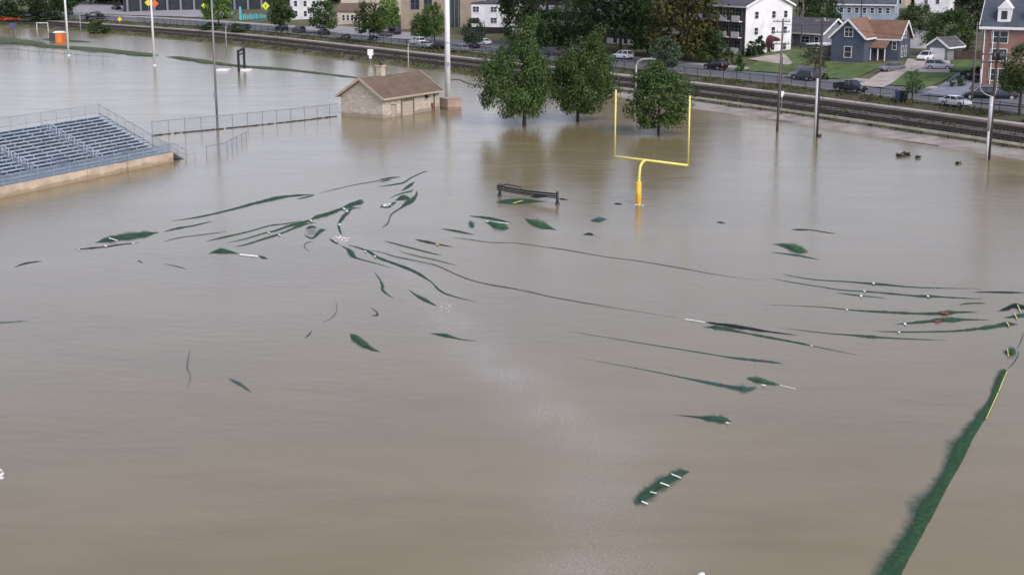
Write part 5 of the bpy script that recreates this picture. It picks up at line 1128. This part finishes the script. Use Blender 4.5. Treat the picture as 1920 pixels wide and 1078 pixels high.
fold('tiny black turf tip between the metal frame and goal post pad', [(1150,383,.6),(1160,382.5,2),(1168,384,.6)], 'k')
fold('black double turf sliver in the open water right of the goal post', [(1482,430.6,.5),(1502,431,1.6),(1522,431.6,.8),(1543,435,1.2),(1570,439,.6)], 'k')
fold('green leaf shaped turf patch in the open water below the utility poles', [(1447,458,.9),(1465,459.5,3),(1486,465,6.4),(1500,469,5.4),(1516,473,1.2)], 'g', .95, (), .12)
fold('thin blue-green turf edge along the underside of the leaf shaped patch', [(1445,473,.6),(1475,476.5,1.3),(1506,481,1.6),(1539,488,.6)], 't', .8)
fold('small dim brown turf smudge right of the goal post', [(1343,416,1),(1352,417.5,1.7),(1361,419,.9)], 'b', .8)
fold('topmost dark crease of the right hand fan, with one white fleck', [(1467,514,.6),(1502,521,.8),(1540,525.6,.9),(1584,528,1.1),(1629,531.6,1.9),(1656,533.4,2),(1696,537.4,1.3),(1740,539.7,.9),(1840,541.7,.7)], 'd', 1, [W_(1638,531,5,2)])
fold('short dark crease leaving the frame at the right, above the yellow lined humps', [(1825,548,.6),(1863,548,1.3),(1922,549,1.5)], 'k', 1)
fold('second dark crease of the right hand fan, with two white flecks', [(1445,522,.6),(1486,529.6,.9),(1540,538,1),(1580,544,1.1),(1629,547,1.5),(1674,551,1.6),(1718,555,1.8),(1747,555.7,2.1),(1785,558,1.5),(1847,561,.6)], 'd', 1, [W_(1621,546,5,1.7),W_(1740,555,5,2.2)])
fold('stubby dark crease with a large white fleck, inside the right hand fan', [(1567,549,.6),(1600,553,1.4),(1614,554.6,2),(1640,557,1.2),(1660,559.5,.5)], 't', 1, [W_(1614.6,554.6,5,3)])
fold('short grey hump of turf above the red-spotted crease', [(1796,571.7,.6),(1820,568.8,1.9),(1852,568.8,.6)], 'd', .8)
fold('dark crease of the right hand fan that thickens to a red spot', [(1430,571,.5),(1540,575.7,.8),(1587,580.6,1),(1629,583.7,1.6),(1682,586.4,2.1),(1729,588.2,2.6),(1758,587.8,3.4),(1772,586.4,3.4),(1807,585.3,1.8),(1836,586,.6)], 'd', 1, [W_(1588,580.6,5,1.5),('r', (1764,586), (1778,587.5), 2)])
fold('thick straight turf crease starting at a white fleck, with a red speck midway', [(1676,608.7,.6),(1700,606.4,1.8),(1740,603,2.3),(1767,600,3.4),(1796,599.5,3),(1829,599.5,2),(1858,600,.6)], 'd', 1, [W_(1697,607,6,2.8),('r', (1753,602), (1764,600.5), 1.8)])
fold('long turf crease rising at its right end to a green back with a yellow stripe', [(1636,621,.5),(1685,622.5,1),(1736,622,1.5),(1785,621,1.9),(1829,617,2.4),(1861,612.5,3.4),(1887,608,3.4),(1909,608.5,1)], 'd', 1, [W_(1686,622.5,5,1.7),('y', (1888,603), (1892,611), 1.6)])
fold('dark turf hump at the right edge of the frame, topmost with a yellow stripe', [(1869,584.6,.7),(1887,579,3),(1900,574,4.4),(1914,576,4),(1926,578,3),(1945,580,1)], 'k', 1, [('y', (1908,571), (1913,582), 1.5)])
fold('small turf hump with a yellow stripe between two larger humps at the right edge', [(1880,596,.7),(1900,594,2),(1920,591,3),(1945,588,1.5)], 'd', 1, [('y', (1902,587), (1907,597), 1.6)])
fold('lowest thin dark crease of the right hand fan', [(1467,615,.5),(1549,624.7,.9),(1584,627.4,1.3),(1633,631.4,2.2),(1674,634,1.2),(1776,638.5,.5)], 'd')
fold('upper dark bar of the twin turf creases with a white tip', [(1323,604,1.4),(1348,608,2.6),(1397,615,2.4),(1450,623,1.5),(1499,629,.6)], 'k', 1, [('w', (1284,598), (1322,604), 1.1)])
fold('lower greener bar of the twin turf creases', [(1318,613.5,.9),(1344,614,3.2),(1373,619.5,3),(1432,631,2.3),(1496,642.7,1.9),(1540,652,.8),(1620,668,.4)], 'd', 1, [W_(1522,648,7,1)])
fold('long blue grey turf line below the twin creases', [(1060,620,.5),(1203,643.4,.8),(1291,657.5,1.2),(1380,671.6,1.8),(1432,677,2.1),(1472,682,.8)], 't', .75)
fold('submerged teal turf ribbon swelling toward a green elbow', [(1080,670,.4),(1186,689,.7),(1232,698,1),(1291,710,1.7),(1355,723,2.6),(1397,730,4.6),(1420,726,4)], 't', .8, (), .15)
fold('green turf elbow with two white dashes at the end of the teal ribbon', [(1400,709,3),(1429,715,6),(1462,722,1.2)], 'g', 1, [W_(1432,721.5,9,1.3),('w', (1463,722), (1492,729), .6)], .1)
fold('dark green turf arrowhead pointing left, with one white dash', [(1262,777,.5),(1305,781.6,2.4),(1334,785,5.6),(1355,788,6),(1372,790,1.4)], 'd', 1, [W_(1364,792,9,1.4)], .06)
fold('large green turf bar with four white dashes, closest to the bottom of the photo', [(1294,884,1.5),(1270,890,6),(1239,908,8.4),(1212,926,9.6),(1190,946,8)], 'd', 1, [('w', (1259,888), (1277,895), 1.6),('w', (1238,904), (1255,910), 1.6),('w', (1219,921), (1231,924), 1.3),('w', (1203,939), (1215,944), 1.8)], .14)
fold('almond shaped dark green turf patch alone in the left half of the near water', [(656,626,1.6),(666,633.7,5.4),(678,642.6,7.4),(695,653.5,4),(714,660,.8)], 'd', 1, (), -.02)
fold('dim teal turf streak under the surface, left of the almond shaped patch', [(427,709,1.6),(448,719,4),(475,738,1.2)], 't', .62, (), .2)
fold('short bent turf thread with dark lower half, below the foam', [(700,509,.5),(711,522,1.4),(717,536,2.3),(716,542,2.6),(725,551,1.4),(740,560,.4)], 'd')
fold('smooth dark turf sliver left of the bubbling eddy', [(766,543,.9),(785,557,2.3),(803,566,2.3),(821,575,.5)], 'd')
fold('dark turf ripple crest below the bubbling eddy', [(805,625,.5),(827,627.5,2.2),(840,630,2.6),(863,636,1),(896,640,.4)], 'd')
fold('faint dark tick of turf above the almond shaped patch', [(693,575,.5),(705,584,1.4),(707,591,2),(693,592,.5)], 'd', .6)
fold('faint curved turf shadow line left of the tick mark', [(627,560,.5),(632,580,1.4),(622,596,1.2),(600,607,.5)], 't', .45)  # a faint curved turf fold in plain teal, mostly transparent
fold('tiny faint turf check mark at the end of the curved shadow line', [(569,635,.8),(580,627,1.7),(585,618,.5)], 't', .6)
fold('small dark red turf wrinkle near the left edge of the frame', [(26,501.5,.5),(48,494,1.6),(80,489.4,.7)], 'r')
fold('tiny dark turf dot left of the tape-tied hump', [(257,489,.6),(263,490.6,1.7),(268,493,.5)], 'd', .7)
fold('thin grey turf crease right of the tiny dot', [(304,494,.5),(333,500,.9),(350,505.6,.9)], 'd', .65)
fold('hazy teal turf smear at the left edge of the frame', [(-12,606,2.5),(20,604,2.4),(55,601,1)], 't', .5, (), .2)
fold('hazy upright teal turf shadow left of the dim teal streak', [(357,648,.8),(353,672,2.2),(351,690,3),(357,708,2),(349,732,2.6)], 't', .36, (), .2)  # an upright turf fold in the same even teal, nearly see-through
fold('dark teal hump with a yellow tick above the long green strip', [(1880,661,2),(1896,660,6.5),(1905,656,4)], 'd', .9, [('y', (1889,653), (1891,667), 1.4)], .15)
fold('thin teal thread rising from the yellow ticked hump to the right edge', [(1906,656,1.2),(1916,636,1.3),(1918,622,.9)], 't', .6)
fold('long green turf strip with a yellow edge line sweeping down the right side', [(1885,694,5),(1873,715,5.5),(1863,742,6.5),(1845,774,10),(1816,816,13.5),(1793,860,15),(1767,908,13.5),(1743,950,16),(1713,1003,19),(1679,1055,25),(1645,1115,30)], 's', 1,
     [('y', (1888,696), (1873,733), 1.5), ('y', (1872,735), (1849,785), 1.5)], .10, ends=False, hmax=.05, sub=9)
fold('thin dark teal thread joining the top of the long green strip to the hump above', [(1888,692,1.6),(1899,682,1.2),(1908,668,1.3),(1911,656,.9)], 't', .7)
